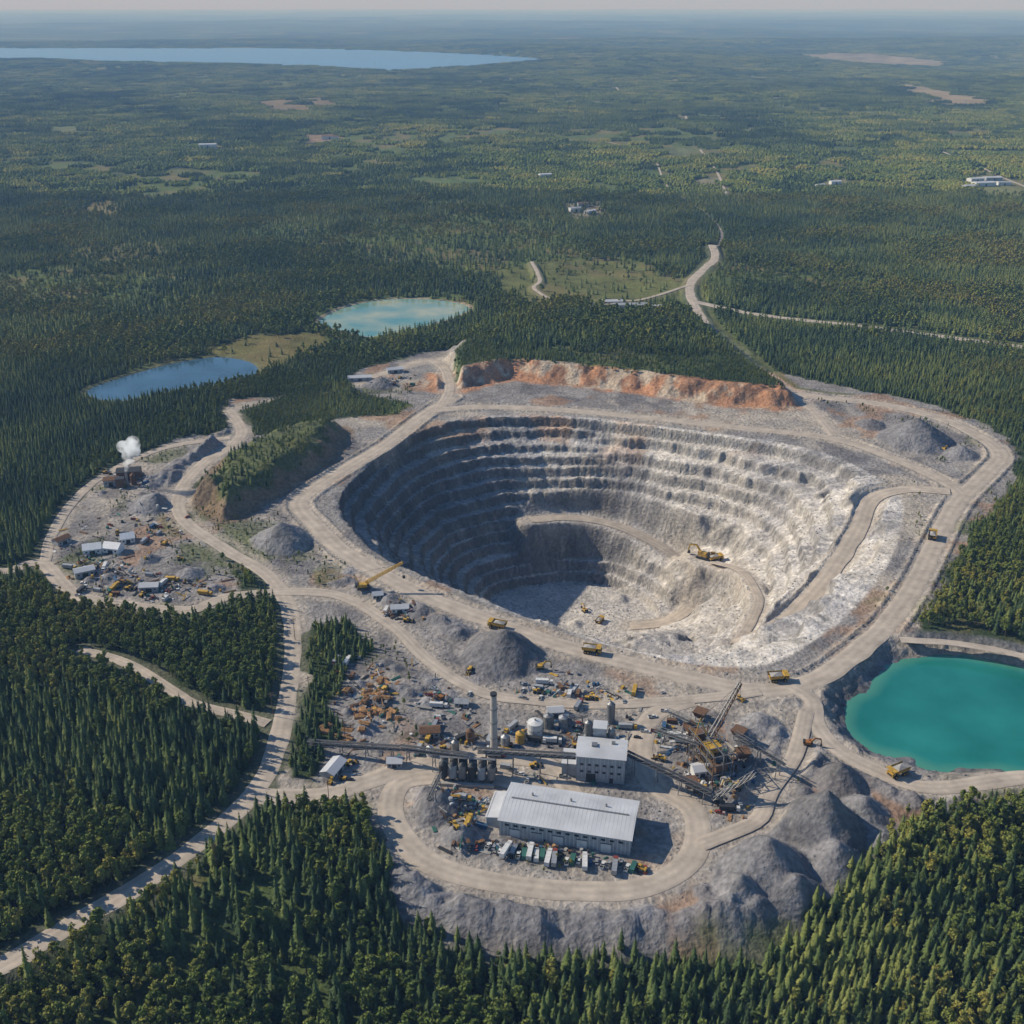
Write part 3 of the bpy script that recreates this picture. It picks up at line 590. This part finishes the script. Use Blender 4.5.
def put(kind,u,v,rz=None,sc=1,z=None,i=None,world=None):
    if world: x,y=world
    elif z is None:x,y=S(u,v)
    else:x,y=S(u,v,z)
    g=hz(x,y)
    if z is None and g>.3 and not world: x,y=S(u,v,g); g=hz(x,y)
    me=LIB[kind][i if i is not None else random.randrange(len(LIB[kind]))]
    o=bpy.data.objects.new(kind,me);scene.collection.objects.link(o)
    r=rz if rz is not None else random.uniform(0,6.28);gx=float(bil(GX,x,y));gy=float(bil(GY,x,y))
    o.location=(x,y,g+.25 if float(bil(DR,x,y))<0 else g+.02);o.scale=(sc,)*3
    nrm=Vector((-gx,-gy,1)).normalized()
    if nrm.z<.9:nrm=Vector((0,0,1))
    q=Vector((0,0,1)).rotation_difference(nrm)@Matrix.Rotation(r,3,'Z').to_quaternion();o.rotation_mode='QUATERNION';o.rotation_quaternion=q;placed.append((x,y));return o
for u,v,r in[(592,653,-.25),(497,628,2.8),(932,538,1.2),(897,775,3.64),(778,680,.1)]:put("haul_truck",u,v,r,1.0)
put("haul_truck",600,622,1.,.8,-125);put("excavator",585,612,2,1.1,-125)
x,y=S(706,558,-79);put("excavator",0,0,2.6,2.0,world=(x-3,y),i=0);put("haul_truck",0,0,.3,1.1,world=(x+8,y-5));put("bulldozer",0,0,1.3,1.2,world=(x+7,y+6))
for u,v in[(540,668),(735,790),(165,545),(385,690),(440,700),(808,745)]:put("excavator",u,v)
for u,v in[(470,672),(455,830),(640,870),(590,700),(130,590),(660,760),(350,765)]:put("wheel_loader",u,v)
for u,v in[(740,700),(945,448),(180,560)]:put("bulldozer",u,v)
for i in range(30):
    t=i/29;u=470+t*175;v=847+t*24+random.uniform(-3,3)
    k=random.choice(["parked_car","pickup_truck","parked_car","pickup_truck","lorry","shipping_container"]);put(k,u,v,radians(-13)+pi/2+random.uniform(-.2,.2))
areas=[(470,815,22,18,16),(460,745,45,12,14),(560,735,50,14,18),(560,695,40,12,16),(650,720,28,20,12),(440,705,30,22,10),(600,700,35,10,8),(520,775,45,8,12),(690,760,18,25,7),(120,585,45,14,20),(95,560,28,12,12),(150,530,40,14,12),(185,590,30,10,8),(395,615,18,8,6),(345,680,10,20,3),(130,480,25,8,5),(340,775,12,10,6),(730,800,18,18,6),(400,380,20,6,7),(630,316,22,4,6)]
for u,v,su,sv,n in areas:
    for _ in range(n):
        uu,vv=u+random.uniform(-su,su),v+random.uniform(-sv,sv);x,y=S(uu,vv)
        lx,ly=(Matrix.Rotation(radians(13),2)@Vector((x-wx,y-wy)))
        if abs(lx)<42 and abs(ly)<18 or any(abs(x-a)<5 and abs(y-c)<5 for a,c in placed):continue
        k=random.choice(["parked_car","pickup_truck","lorry","shipping_container","shipping_container","pickup_truck","pickup_truck","lorry","parked_car","parked_car","wheel_loader"])
        put(k,uu,vv,random.choice([radians(-13),radians(77),None,radians(-5)]),.95)
def clutter(u,v,su,sv,n):
    b=MB()
    for _ in range(n):
        x,y=S(u+random.gauss(0,su*.6),v+random.gauss(0,sv*.6));lx,ly=(Matrix.Rotation(radians(13),2)@Vector((x-wx,y-wy)))
        if abs(lx)<42 and abs(ly)<17 or float(bil(DR,x,y))<1:continue
        z=hz(x,y);m=random.choice([dark,dark,rust,rust,steel,greyw,conc,conc,orange,whitep,blue,yel,green]);t=random.random();r=random.uniform(0,3.1)
        if t<.4:
            h=random.uniform(.5,2);b.box((x,y,z+h/2),(random.uniform(1,3.2),random.uniform(.8,2.2),h),m,r,0,(random.uniform(.6,1),random.uniform(.6,1)))
        elif t<.7:
            l=random.uniform(2,5)
            for k in range(4):b.cyl((x-l*cos(r)-k*.5*sin(r),y-l*sin(r)+k*.5*cos(r),z+.3),(x+l*cos(r)-k*.5*sin(r),y+l*sin(r)+k*.5*cos(r),z+.3),.24,.24,m,6)
        elif t<.85:
            b.cyl((x,y,z),(x,y,z+random.uniform(1,2.4)),random.uniform(.5,1.2),random.uniform(.5,1.2),m,10)
        else:
            l=random.uniform(2,4);b.beam((x-l*cos(r),y-l*sin(r),z+.3),(x+l*cos(r),y+l*sin(r),z+random.uniform(.5,3)),.5,.5,m);b.beam((x,y,z),(x,y,z+2.2),.3,.3,m)
    if b.v:b.obj("scrap_and_equipment")
for a in areas:clutter(a[0],a[1],a[2]*1.2,a[3]*1.2,a[4]*4)
clutter(715,765,35,35,120);clutter(370,700,30,30,90);clutter(550,850,90,7,90);clutter(600,740,40,10,50)
for _ in range(40):
    u,v=random.choice([(372,690),(368,722),(395,712),(350,735),(375,700)]);u+=random.gauss(0,11);v+=random.gauss(0,8);b=MB()
    L_=random.uniform(3,7);nn=random.randint(4,8)
    for r_ in range(3):
        for i in range(nn-r_):
            yy=(i-(nn-r_)/2)*.62;o_=random.uniform(-.5,.5);b.cyl((-L_/2+o_,yy,.3+r_*.52),(L_/2+o_,yy,.3+r_*.52),.31,.27,orange,7)
    b.obj("log_stack",W(u,v),random.uniform(0,3.1))
x,y,z=W(368,592);b=MB()
for sg in(-1,1):b.box((0,sg*2.4,.8),(9,1.1,1.5),dark)
b.box((-1,0,2.8),(7,4.4,2.2),yel);b.box((3,1.6,3.6),(2,1.6,2.2),yel);b.box((4.03,1.6,3.9),(.06,1.4,1.2),glass);b.box((-4.6,0,3.0),(2.4,4.3,2.4),dark)
A=Vector((2,0,3.5));B=Vector((29,0,17))
for s in(-1,1):
    b.beam(A+Vector((0,s*.8,0)),B+Vector((0,s*.5,0)),.4,.4,yel);b.beam(A+Vector((-.8,s*.8,1.6)),B+Vector((-.5,s*.5,1.1)),.4,.4,yel)
    for i in range(12):
        p=A+(B-A)*i/12;p2=A+(B-A)*(i+1)/12;b.beam(p+Vector((0,s*.8,0)),p2+Vector((-.7,s*.8,1.4)),.2,.2,yel)
b.beam((-3,0,3.9),(-6,0,12),.35,.35,yel);b.beam((-6,0,12),B,.12,.12,dark);b.beam((-6,0,12),(-5,0,4),.15,.15,dark);b.beam(B,(29,0,7),.12,.12,dark);b.box((29,0,6),(1.8,1.8,1.8),dark);b.obj("crawler_crane",(x-3,y,z),radians(12))
def shed(n,u,v,L_,W_,h,rz,wall,roof,rh=1.6,world=None):
    x,y,z=W(u,v);e=empty(n,(x,y,z),rz);b=MB();b.box((0,0,h/2),(L_,W_,h),wall);b.gend((0,0,h),(L_,W_),rh,wall);b.obj("walls",parent=e)
    b=MB();b.gable((0,0,h),(L_,W_),rh,roof,.5);b.obj("roof",parent=e)
    b=MB();b.box((0,-W_/2-.06,h*.35),(min(4,L_*.3),.12,h*.7),dark)
    for i in(-1,1):b.box((i*L_*.33,-W_/2-.05,h*.55),(1.4,.1,1.1),glass)
    b.obj("doors_and_windows",parent=e)
for a in[("site_office",400,612,12,6,3.5,.1,whitep,roofw),("tool_shed",378,600,7,5,3.2,.2,greyw,roofw),("storage_tent",93,552,13,10,4.5,.3,canvas,canvas,3),("storage_tent",114,551,13,10,4.5,-.2,canvas,canvas,3),("storage_tent",128,541,10,9,4,.4,canvas,canvas,3),("storage_shed",85,575,14,8,5,.5,greyw,roofw),("storage_shed",62,543,12,8,4,1,greyw,rust),("storage_shed",334,772,14,8,4,1.2,greyw,roofw),("storage_shed",430,735,11,7,4,.1,greyw,rust),("storage_shed",462,705,8,5,3,-.1,greyw,greyw),("storage_shed",700,775,9,7,5,.2,whitep,roofw),("storage_shed",150,590,13,7,4,.1,greyw,roofw),("storage_shed",130,478,20,12,8,.2,rust,dark),("storage_shed",112,485,12,9,6,.2,greyw,rust),("site_office",360,380,26,9,4,.15,greyw,roofw),("storage_shed",395,372,18,8,4,.3,greyw,roofw),("storage_shed",555,715,9,6,4,.1,greyw,roofw),("storage_shed",395,765,8,6,3.5,0,greyw,roofw),
 ("greenhouse",630,320,45,12,5,.05,whitep,greyw),("greenhouse",645,313,45,12,5,.05,greyw,roofw),("greenhouse",612,313,26,10,4,.1,whitep,roofw),
 ("farm_building",983,187,50,22,8,.2,whitep,roofw),("farm_building",992,181,40,20,8,.1,greyw,roofw),("farm_building",975,182,36,18,7,.3,whitep,roofw),("farm_building",1003,186,30,18,7,0,whitep,greyw),("farm_building",968,190,28,15,7,.3,greyw,roofw),
 ("house",835,184,25,14,7,.2,whitep,roofw),("house",820,186,22,12,6,.5,whitep,roofw),("house",208,147,50,25,10,.2,whitep,roofw),("house",330,139,50,25,9,.1,whitep,rust),("house",575,212,24,14,7,.4,whitep,greyw),("house",583,208,22,13,7,.1,greyw,rust),("house",590,214,22,13,7,.7,greyw,roofw),("house",545,177,30,16,8,.3,whitep,roofw)]:shed(*a)
for u,v in[(263,716),(318,806),(286,640),(205,870),(150,912),(260,560),(96,600),(335,745),(300,700)]:
    b=MB();b.cyl((0,0,-.5),(0,0,17),.22,.14,rust,8);b.box((0,0,15.6),(3.6,.2,.2),rust);b.box((0,0,14.2),(2.8,.2,.2),rust)
    for k in(-1.6,-.6,.6,1.6):b.cyl((k,0,15.7),(k,0,16.1),.1,.08,steel,6)
    x,y=S(u,v);b.obj("utility_pole",(x+6,y,hz(x+6,y)),.6)
x,y,z=W(128,486);b=MB();b.cyl((0,0,0),(0,0,14),1.4,1,steel,12);b.cyl((5,2,0),(5,2,9),2.4,2.4,rust,14);b.cyl((5,2,9),(5,2,11),2.4,.4,rust,14);b.beam((5,2,8),(18,-6,1),1.6,.4,belt);b.box((-6,0,4),(7,6,8),rust);b.box((-6,0,8.2),(7.6,6.6,.3),dark);b.obj("asphalt_plant",(x,y,z),.3)
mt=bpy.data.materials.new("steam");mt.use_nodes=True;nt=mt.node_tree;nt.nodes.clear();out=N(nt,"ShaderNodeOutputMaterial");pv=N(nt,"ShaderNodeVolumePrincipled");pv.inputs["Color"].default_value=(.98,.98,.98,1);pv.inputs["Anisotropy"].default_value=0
pv.inputs["Emission Color"].default_value=(.9,.95,1,1)  # added glow, stands in for sunlight scattered repeatedly inside the steam
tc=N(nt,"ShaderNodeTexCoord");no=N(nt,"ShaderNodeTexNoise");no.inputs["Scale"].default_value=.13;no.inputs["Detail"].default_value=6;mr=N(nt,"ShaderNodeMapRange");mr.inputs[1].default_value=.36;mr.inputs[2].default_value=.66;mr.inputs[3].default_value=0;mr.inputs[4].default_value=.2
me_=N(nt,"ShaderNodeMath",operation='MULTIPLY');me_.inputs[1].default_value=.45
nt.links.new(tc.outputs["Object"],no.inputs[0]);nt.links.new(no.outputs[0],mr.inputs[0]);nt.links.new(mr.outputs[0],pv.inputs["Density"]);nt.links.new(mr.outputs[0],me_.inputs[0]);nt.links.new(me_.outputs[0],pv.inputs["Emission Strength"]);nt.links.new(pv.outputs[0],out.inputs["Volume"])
import bmesh
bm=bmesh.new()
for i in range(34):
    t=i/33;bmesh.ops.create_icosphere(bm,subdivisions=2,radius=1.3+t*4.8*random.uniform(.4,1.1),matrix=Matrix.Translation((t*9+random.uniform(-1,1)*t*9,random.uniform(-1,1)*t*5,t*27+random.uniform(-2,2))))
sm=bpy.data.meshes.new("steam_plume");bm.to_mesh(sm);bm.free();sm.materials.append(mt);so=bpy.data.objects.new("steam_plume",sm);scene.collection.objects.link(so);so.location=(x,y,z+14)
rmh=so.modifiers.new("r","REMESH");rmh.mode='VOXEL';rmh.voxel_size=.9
# ---------------------------------------------------------------- trees
def leafmat(n,c1,c2,c3):
    m,nt,b=newmat(n);oi=N(nt,"ShaderNodeObjectInfo");no=N(nt,"ShaderNodeTexNoise");no.inputs["Scale"].default_value=.009;no.inputs["Detail"].default_value=4;nt.links.new(oi.outputs["Location"],no.inputs["Vector"])
    nb=N(nt,"ShaderNodeTexNoise");nb.inputs["Scale"].default_value=.0018;nb.inputs["Detail"].default_value=4;nt.links.new(oi.outputs["Location"],nb.inputs["Vector"])
    sm_=N(nt,"ShaderNodeMath",operation='ADD');nt.links.new(no.outputs[0],sm_.inputs[0]);nt.links.new(nb.outputs[0],sm_.inputs[1])
    ad=N(nt,"ShaderNodeMath",operation='MULTIPLY_ADD');ad.inputs[1].default_value=.75;nt.links.new(oi.outputs["Random"],ad.inputs[0])
    s2=N(nt,"ShaderNodeMath",operation='MULTIPLY_ADD');s2.inputs[1].default_value=2.6;s2.inputs[2].default_value=-2.48;nt.links.new(sm_.outputs[0],s2.inputs[0]);nt.links.new(s2.outputs[0],ad.inputs[2])
    cr=N(nt,"ShaderNodeValToRGB");e=cr.color_ramp.elements;e[0].position=.05;e[0].color=(*c1,1);e[1].position=.98;e[1].color=(*c3,1);k=e.new(.5);k.color=(*c2,1);nt.links.new(ad.outputs[0],cr.inputs[0])
    tc=N(nt,"ShaderNodeTexCoord");n2=N(nt,"ShaderNodeTexNoise");n2.inputs["Scale"].default_value=.7;nt.links.new(tc.outputs["Object"],n2.inputs["Vector"])
    mr=N(nt,"ShaderNodeMapRange");mr.inputs[1].default_value=.3;mr.inputs[2].default_value=.7;mr.inputs[3].default_value=.65;mr.inputs[4].default_value=1.35;nt.links.new(n2.outputs[0],mr.inputs[0])
    mx=N(nt,"ShaderNodeMix",data_type='RGBA',blend_type='MULTIPLY');mx.inputs[0].default_value=1;nt.links.new(cr.outputs[0],mx.inputs[6]);nt.links.new(mr.outputs[0],mx.inputs[7]);nt.links.new(mx.outputs[2],b.inputs["Base Color"])
    b.inputs["Roughness"].default_value=.8;b.inputs["Specular IOR Level"].default_value=.12;return m
con=leafmat("conifer_needles",(.045,.074,.030),(.100,.138,.042),(.185,.205,.055));dec=leafmat("broadleaf_leaves",(.115,.155,.036),(.175,.205,.045),(.27,.245,.055));bark=M("bark",(.09,.07,.05),.9)
def conifer(seed,tiers,br,h=16,R=3.0,full=True):
    r=random.Random(seed);b=MB();b.cyl((0,0,0),(0,0,h*.9),.25,.05,bark,6 if full else 4,False)
    for i in range(tiers):
        t=i/(tiers-1);z=h*(.1+.86*t);rr=R*(1-t)**.75*r.uniform(.85,1.12)+.25;k=max(4,int(br*(1-t*.5)));a0=r.uniform(0,6)
        for j in range(k):
            if full and r.random()<.08:continue
            a=a0+2*pi*j/k+r.uniform(-.2,.2);l=rr*r.uniform(.7,1.2);w=l*r.uniform(.28,.42)*(1 if full else 1.7);dz=l*r.uniform(.25,.5);ca,sa=cos(a),sin(a);up=h/tiers*.75
            def Pt(x,y,zz):return(x*ca-y*sa,x*sa+y*ca,z+zz)
            b.add([Pt(0,0,up),Pt(l*.6,w,-dz*.5),Pt(l,0,-dz),Pt(l*.6,-w,-dz*.5),Pt(l*.55,0,-dz*.1+up*.15)],[(0,4,1),(4,2,1),(0,3,4),(4,3,2)],con)
    b.cyl((0,0,h*.88),(0,0,h*1.03),.22,.02,con,5,False)
    return b
def decid(seed,lumps,leaves,h=13,R=3.6,ls=.75):
    r=random.Random(seed);b=MB();b.cyl((0,0,0),(0,0,h*.5),.3,.18,bark,6,False)
    for i in range(lumps):
        a=r.uniform(0,6.28);q=R*.6*math.sqrt(r.random());c=Vector((q*cos(a),q*sin(a),h*r.uniform(.4,.8)))
        if i==0:c=Vector((0,0,h*.85))
        b.cyl((0,0,h*.35),tuple(c),.12,.05,bark,4,False);rr=R*r.uniform(.3,.5)
        for _ in range(leaves):
            d=Vector((r.gauss(0,1),r.gauss(0,1),r.gauss(.35,1))).normalized();p=c+Vector((d.x*rr,d.y*rr,d.z*rr*1.05))*r.uniform(.6,1.15)
            n=(d+Vector((r.gauss(0,.6),r.gauss(0,.6),r.gauss(0,.6)))).normalized();u=n.orthogonal().normalized();u=Matrix.Rotation(r.uniform(0,6),3,n)@u;w=n.cross(u);s=ls*r.uniform(.5,1.2)
            b.add([p-u*s,p-w*s*.7,p+u*s,p+w*s*.7],[(0,1,2,3)],dec)
    return b
def coll(name,objs):
    c=bpy.data.collections.new(name)
    for i,(n,b) in enumerate(objs):
        o=bpy.data.objects.new("%s_%s"%("abcdefghij"[i],n),b.mesh(n));c.objects.link(o)
    return c
CN=coll("near_tree_species",[("spruce_tree",conifer(1,13,11,16.5,2.9)),("spruce_tree",conifer(2,12,10,14.5,3.1)),("fir_tree",conifer(3,14,10,18,2.6)),("pine_tree",conifer(4,9,11,12,3.3)),
  ("birch_tree",decid(5,10,50,13.5,2.9,.62)),("aspen_tree",decid(6,9,50,15,2.6,.6)),("maple_tree",decid(7,12,50,12,3.4,.65))])
CM=coll("mid_tree_species",[("spruce_tree",conifer(11,5,7,10,2.9,False)),("spruce_tree",conifer(12,5,7,8.5,3.0,False)),("fir_tree",conifer(13,5,6,11,2.6,False)),("pine_tree",conifer(14,4,7,8,3.1,False)),
  ("birch_tree",decid(15,4,16,9,3.2,1.15)),("aspen_tree",decid(16,4,14,10,2.8,1.15)),("maple_tree",decid(17,5,15,8,3.5,1.2))])
def patch(seed,kind,size=56,n=105):
    r=random.Random(seed);b=MB()
    for _ in range(n):
        x,y=r.uniform(-size/2,size/2),r.uniform(-size/2,size/2)
        if kind==0 or (kind==2 and r.random()<.5):
            h=r.uniform(6,12);k=6;R=r.uniform(2.3,3.6);a0=r.uniform(0,6)
            vs=[(x+R*r.uniform(.75,1.2)*cos(a0+6.28*i/k),y+R*r.uniform(.75,1.2)*sin(a0+6.28*i/k),h*.2+r.uniform(-1,1)) for i in range(k)]+[(x,y,h)]
            b.add(vs,[(i,(i+1)%k,k) for i in range(k)],con)
        else:
            h=r.uniform(6,9.5);k=6;R=r.uniform(2.6,4.2);a0=r.uniform(0,6)
            v0=[(x+R*cos(a0+6.28*i/k),y+R*sin(a0+6.28*i/k),h*.4) for i in range(k)]+[(x+R*.75*cos(a0+6.28*i/k),y+R*.75*sin(a0+6.28*i/k),h*.82+r.uniform(-1,1)) for i in range(k)]+[(x,y,h)]
            b.add(v0,[(i,(i+1)%k,k+(i+1)%k,k+i) for i in range(k)]+[(k+i,k+(i+1)%k,2*k) for i in range(k)],dec)
    return b
CF=coll("stand_types",[("conifer_stand",patch(i,0)) for i in range(4)]+[("mixed_stand",patch(10,2)),("mixed_stand",patch(11,2)),("broadleaf_stand",patch(12,1))])
def instancer(name,pts,kind,rot,scl,c):
    me=bpy.data.meshes.new(name);me.vertices.add(len(pts));me.vertices.foreach_set("co",pts.astype(np.float32).ravel())
    for nm,t,a in(("kind","INT",kind.astype(np.int32)),("rot","FLOAT",rot.astype(np.float32)),("scl","FLOAT",scl.astype(np.float32))):
        at=me.attributes.new(nm,t,"POINT");at.data.foreach_set("value",a)
    o=bpy.data.objects.new(name,me);scene.collection.objects.link(o)
    g=bpy.data.node_groups.new(name,"GeometryNodeTree");g.interface.new_socket("Geometry",in_out='INPUT',socket_type='NodeSocketGeometry');g.interface.new_socket("Geometry",in_out='OUTPUT',socket_type='NodeSocketGeometry')
    gi=g.nodes.new("NodeGroupInput");go=g.nodes.new("NodeGroupOutput");ip=g.nodes.new("GeometryNodeInstanceOnPoints");ci=g.nodes.new("GeometryNodeCollectionInfo");ci.inputs[0].default_value=c;ci.inputs["Separate Children"].default_value=True;ci.inputs["Reset Children"].default_value=True
    def na(nm,t):
        n=g.nodes.new("GeometryNodeInputNamedAttribute");n.data_type=t;n.inputs[0].default_value=nm;return n
    k=na("kind","INT");r=na("rot","FLOAT");s=na("scl","FLOAT");cx=g.nodes.new("ShaderNodeCombineXYZ");l=g.links
    def osk(n): return [q for q in n.outputs if q.enabled and q.name=="Attribute"][0]
    l.new(osk(r),cx.inputs[2]);l.new(gi.outputs[0],ip.inputs["Points"]);l.new(ci.outputs[0],ip.inputs["Instance"]);ip.inputs["Pick Instance"].default_value=True
    l.new(osk(k),ip.inputs["Instance Index"]);l.new(cx.outputs[0],ip.inputs["Rotation"]);l.new(osk(s),ip.inputs["Scale"]);l.new(ip.outputs[0],go.inputs[0])
    md=o.modifiers.new("inst","NODES");md.node_group=g;return o
def cands(y0,y1,sp,pad=110,k=.56):
    X_=np.arange(-(k*y1+pad),k*y1+pad,sp);Y_=np.arange(y0,y1,sp);a,b=np.meshgrid(X_,Y_);a=a.ravel()+rng.uniform(-.48,.48,a.size)*sp;b=b.ravel()+rng.uniform(-.48,.48,b.size)*sp
    m=np.abs(a)<k*b+pad;return a[m],b[m]
def fardist(x,y):
    d=np.full(x.shape,1e9)
    for ln,w in FARL:
        for i in range(len(ln)-1):
            a=ln[i];b=ln[i+1];ex,ey=b[0]-a[0],b[1]-a[1];t=np.clip(((x-a[0])*ex+(y-a[1])*ey)/(ex*ex+ey*ey+1e-9),0,1);d=np.minimum(d,np.hypot(x-a[0]-ex*t,y-a[1]-ey*t)-w/2)
    return d
def forest(name,y0,y1,sp,c,smin,smax,patchy=False,fd=8):
    x,y=cands(y0,y1,sp);p=bil(tm,x,y)
    keep=rng.random(x.size)<p; keep&=fardist(x,y)>fd
    x=x[keep];y=y[keep]
    n=fbm(x,y,110 if not patchy else 500,4,301)+rng.normal(0,.16,x.size)
    thr=.09-.14*((x>170)&(y<470))-.12*((x<-150)&(y>400)&(y<640))
    if patchy: thr=.05
    dn=n>thr
    kind=np.where(dn,rng.integers(4,7,x.size),rng.integers(0,4,x.size))
    s=rng.uniform(smin,smax,x.size)*(1+.25*fbm(x,y,120,3,311)); s*=np.where(bil(sdD,x,y)<5,.72,1)
    if not patchy: s*=1-(.4 if y0<1000 else 0)*ss(480,950,y)
    z=bil(Z,x,y)-(.2 if not patchy else 1)
    instancer(name,np.stack([x,y,z],-1),kind,rng.uniform(0,6.28,x.size),s,c);return x.size
cnt=[forest("pine_forest",270,800,4.5,CN,.62,1.2),forest("pine_forest",800,1250,3.9,CN,.7,1.2),forest("pine_forest",1250,2500,5.0,CM,.75,1.25,False,2),forest("distant_forest",2500,13500,48,CF,.9,1.2,True,12)]
print("trees",cnt)
x,y=cands(392,1150,5.0);d_=bil(D,x,y);k=(d_>.3)&(bil(sdD,x,y)>-70)&(bil(DR,x,y)>4)&(~(bil(d0,x,y)<8))&(bil(heapm,x,y)<.3)&(fbm(x,y,38,4,181)>.08)&(rng.random(x.size)<.55)&(bil(sdW[0],x,y)>14)
x=x[k];y=y[k];instancer("shrubs",np.stack([x,y,bil(Z,x,y)-.3],-1),rng.integers(4,7,x.size),rng.uniform(0,6,x.size),rng.uniform(.12,.42,x.size),CN)
rock=M("rock",(.23,.22,.215),.9,0,.4,.8)
def boulder(seed):
    r=random.Random(seed);bm=bmesh.new();bmesh.ops.create_icosphere(bm,subdivisions=1,radius=1)
    for v in bm.verts:v.co*=r.uniform(.7,1.25);v.co.z*=.75
    b=MB();b.add([v.co[:] for v in bm.verts],[[v.index for v in f.verts] for f in bm.faces],rock);bm.free();return b
CB=coll("rock_types",[("boulder",boulder(i)) for i in range(4)])
x,y=cands(392,1130,3.0);cl=ss(.05,.4,fbm(x,y,22,3,401));k=(bil(D,x,y)>.6)&(bil(DR,x,y)>1.5)&(rng.random(x.size)<(.06+.35*cl)*(1-.8*bil(heapm,x,y)))&(bil(sdW[0],x,y)>8)
x=x[k];y=y[k];instancer("rubble",np.stack([x,y,bil(Z,x,y)],-1),rng.integers(0,4,x.size),rng.uniform(0,6,x.size),rng.uniform(.25,.9,x.size)**1.6+.1,CB)
# ---------------------------------------------------------------- air haze, sky, sun
mt=bpy.data.materials.new("haze");mt.use_nodes=True;nt=mt.node_tree;nt.nodes.clear();out=N(nt,"ShaderNodeOutputMaterial");vs=N(nt,"ShaderNodeVolumeScatter");vs.inputs["Color"].default_value=(.30,.56,1,1);vs.inputs["Density"].default_value=7.5e-5;vs.inputs["Anisotropy"].default_value=0;nt.links.new(vs.outputs[0],out.inputs["Volume"])
b=MB();b.box((0,40000,300),(95000,90000,1300),mt);b.obj("haze_layer")
sd_=Vector((-.95,.31,0)).normalized();el=radians(34);sunv=Vector((sd_.x*cos(el),sd_.y*cos(el),sin(el)))
sl=bpy.data.lights.new("sun","SUN");sl.energy=5;sl.angle=radians(.5);sl.color=(1,.93,.81);so=bpy.data.objects.new("sun",sl);scene.collection.objects.link(so);so.rotation_euler=(-sunv).to_track_quat('-Z','Y').to_euler();so.location=(-500,300,900)
w=bpy.data.worlds.new("World");scene.world=w;w.use_nodes=True;nt=w.node_tree;bg=nt.nodes["Background"];sk=nt.nodes.new("ShaderNodeTexSky");sk.sky_type='NISHITA';sk.sun_disc=False;sk.sun_elevation=el;sk.sun_rotation=atan2(sd_.x,sd_.y);sk.air_density=1;sk.dust_density=.1;sk.ozone_density=3
tn=N(nt,"ShaderNodeMix",data_type='RGBA',blend_type='MULTIPLY');tn.inputs[0].default_value=1;tn.inputs[7].default_value=(.76,.93,1.14,1);nt.links.new(sk.outputs[0],tn.inputs[6]);nt.links.new(tn.outputs[2],bg.inputs[0]);bg.inputs[1].default_value=.095
scene.view_settings.view_transform='Standard';scene.view_settings.look='None';scene.view_settings.exposure=0
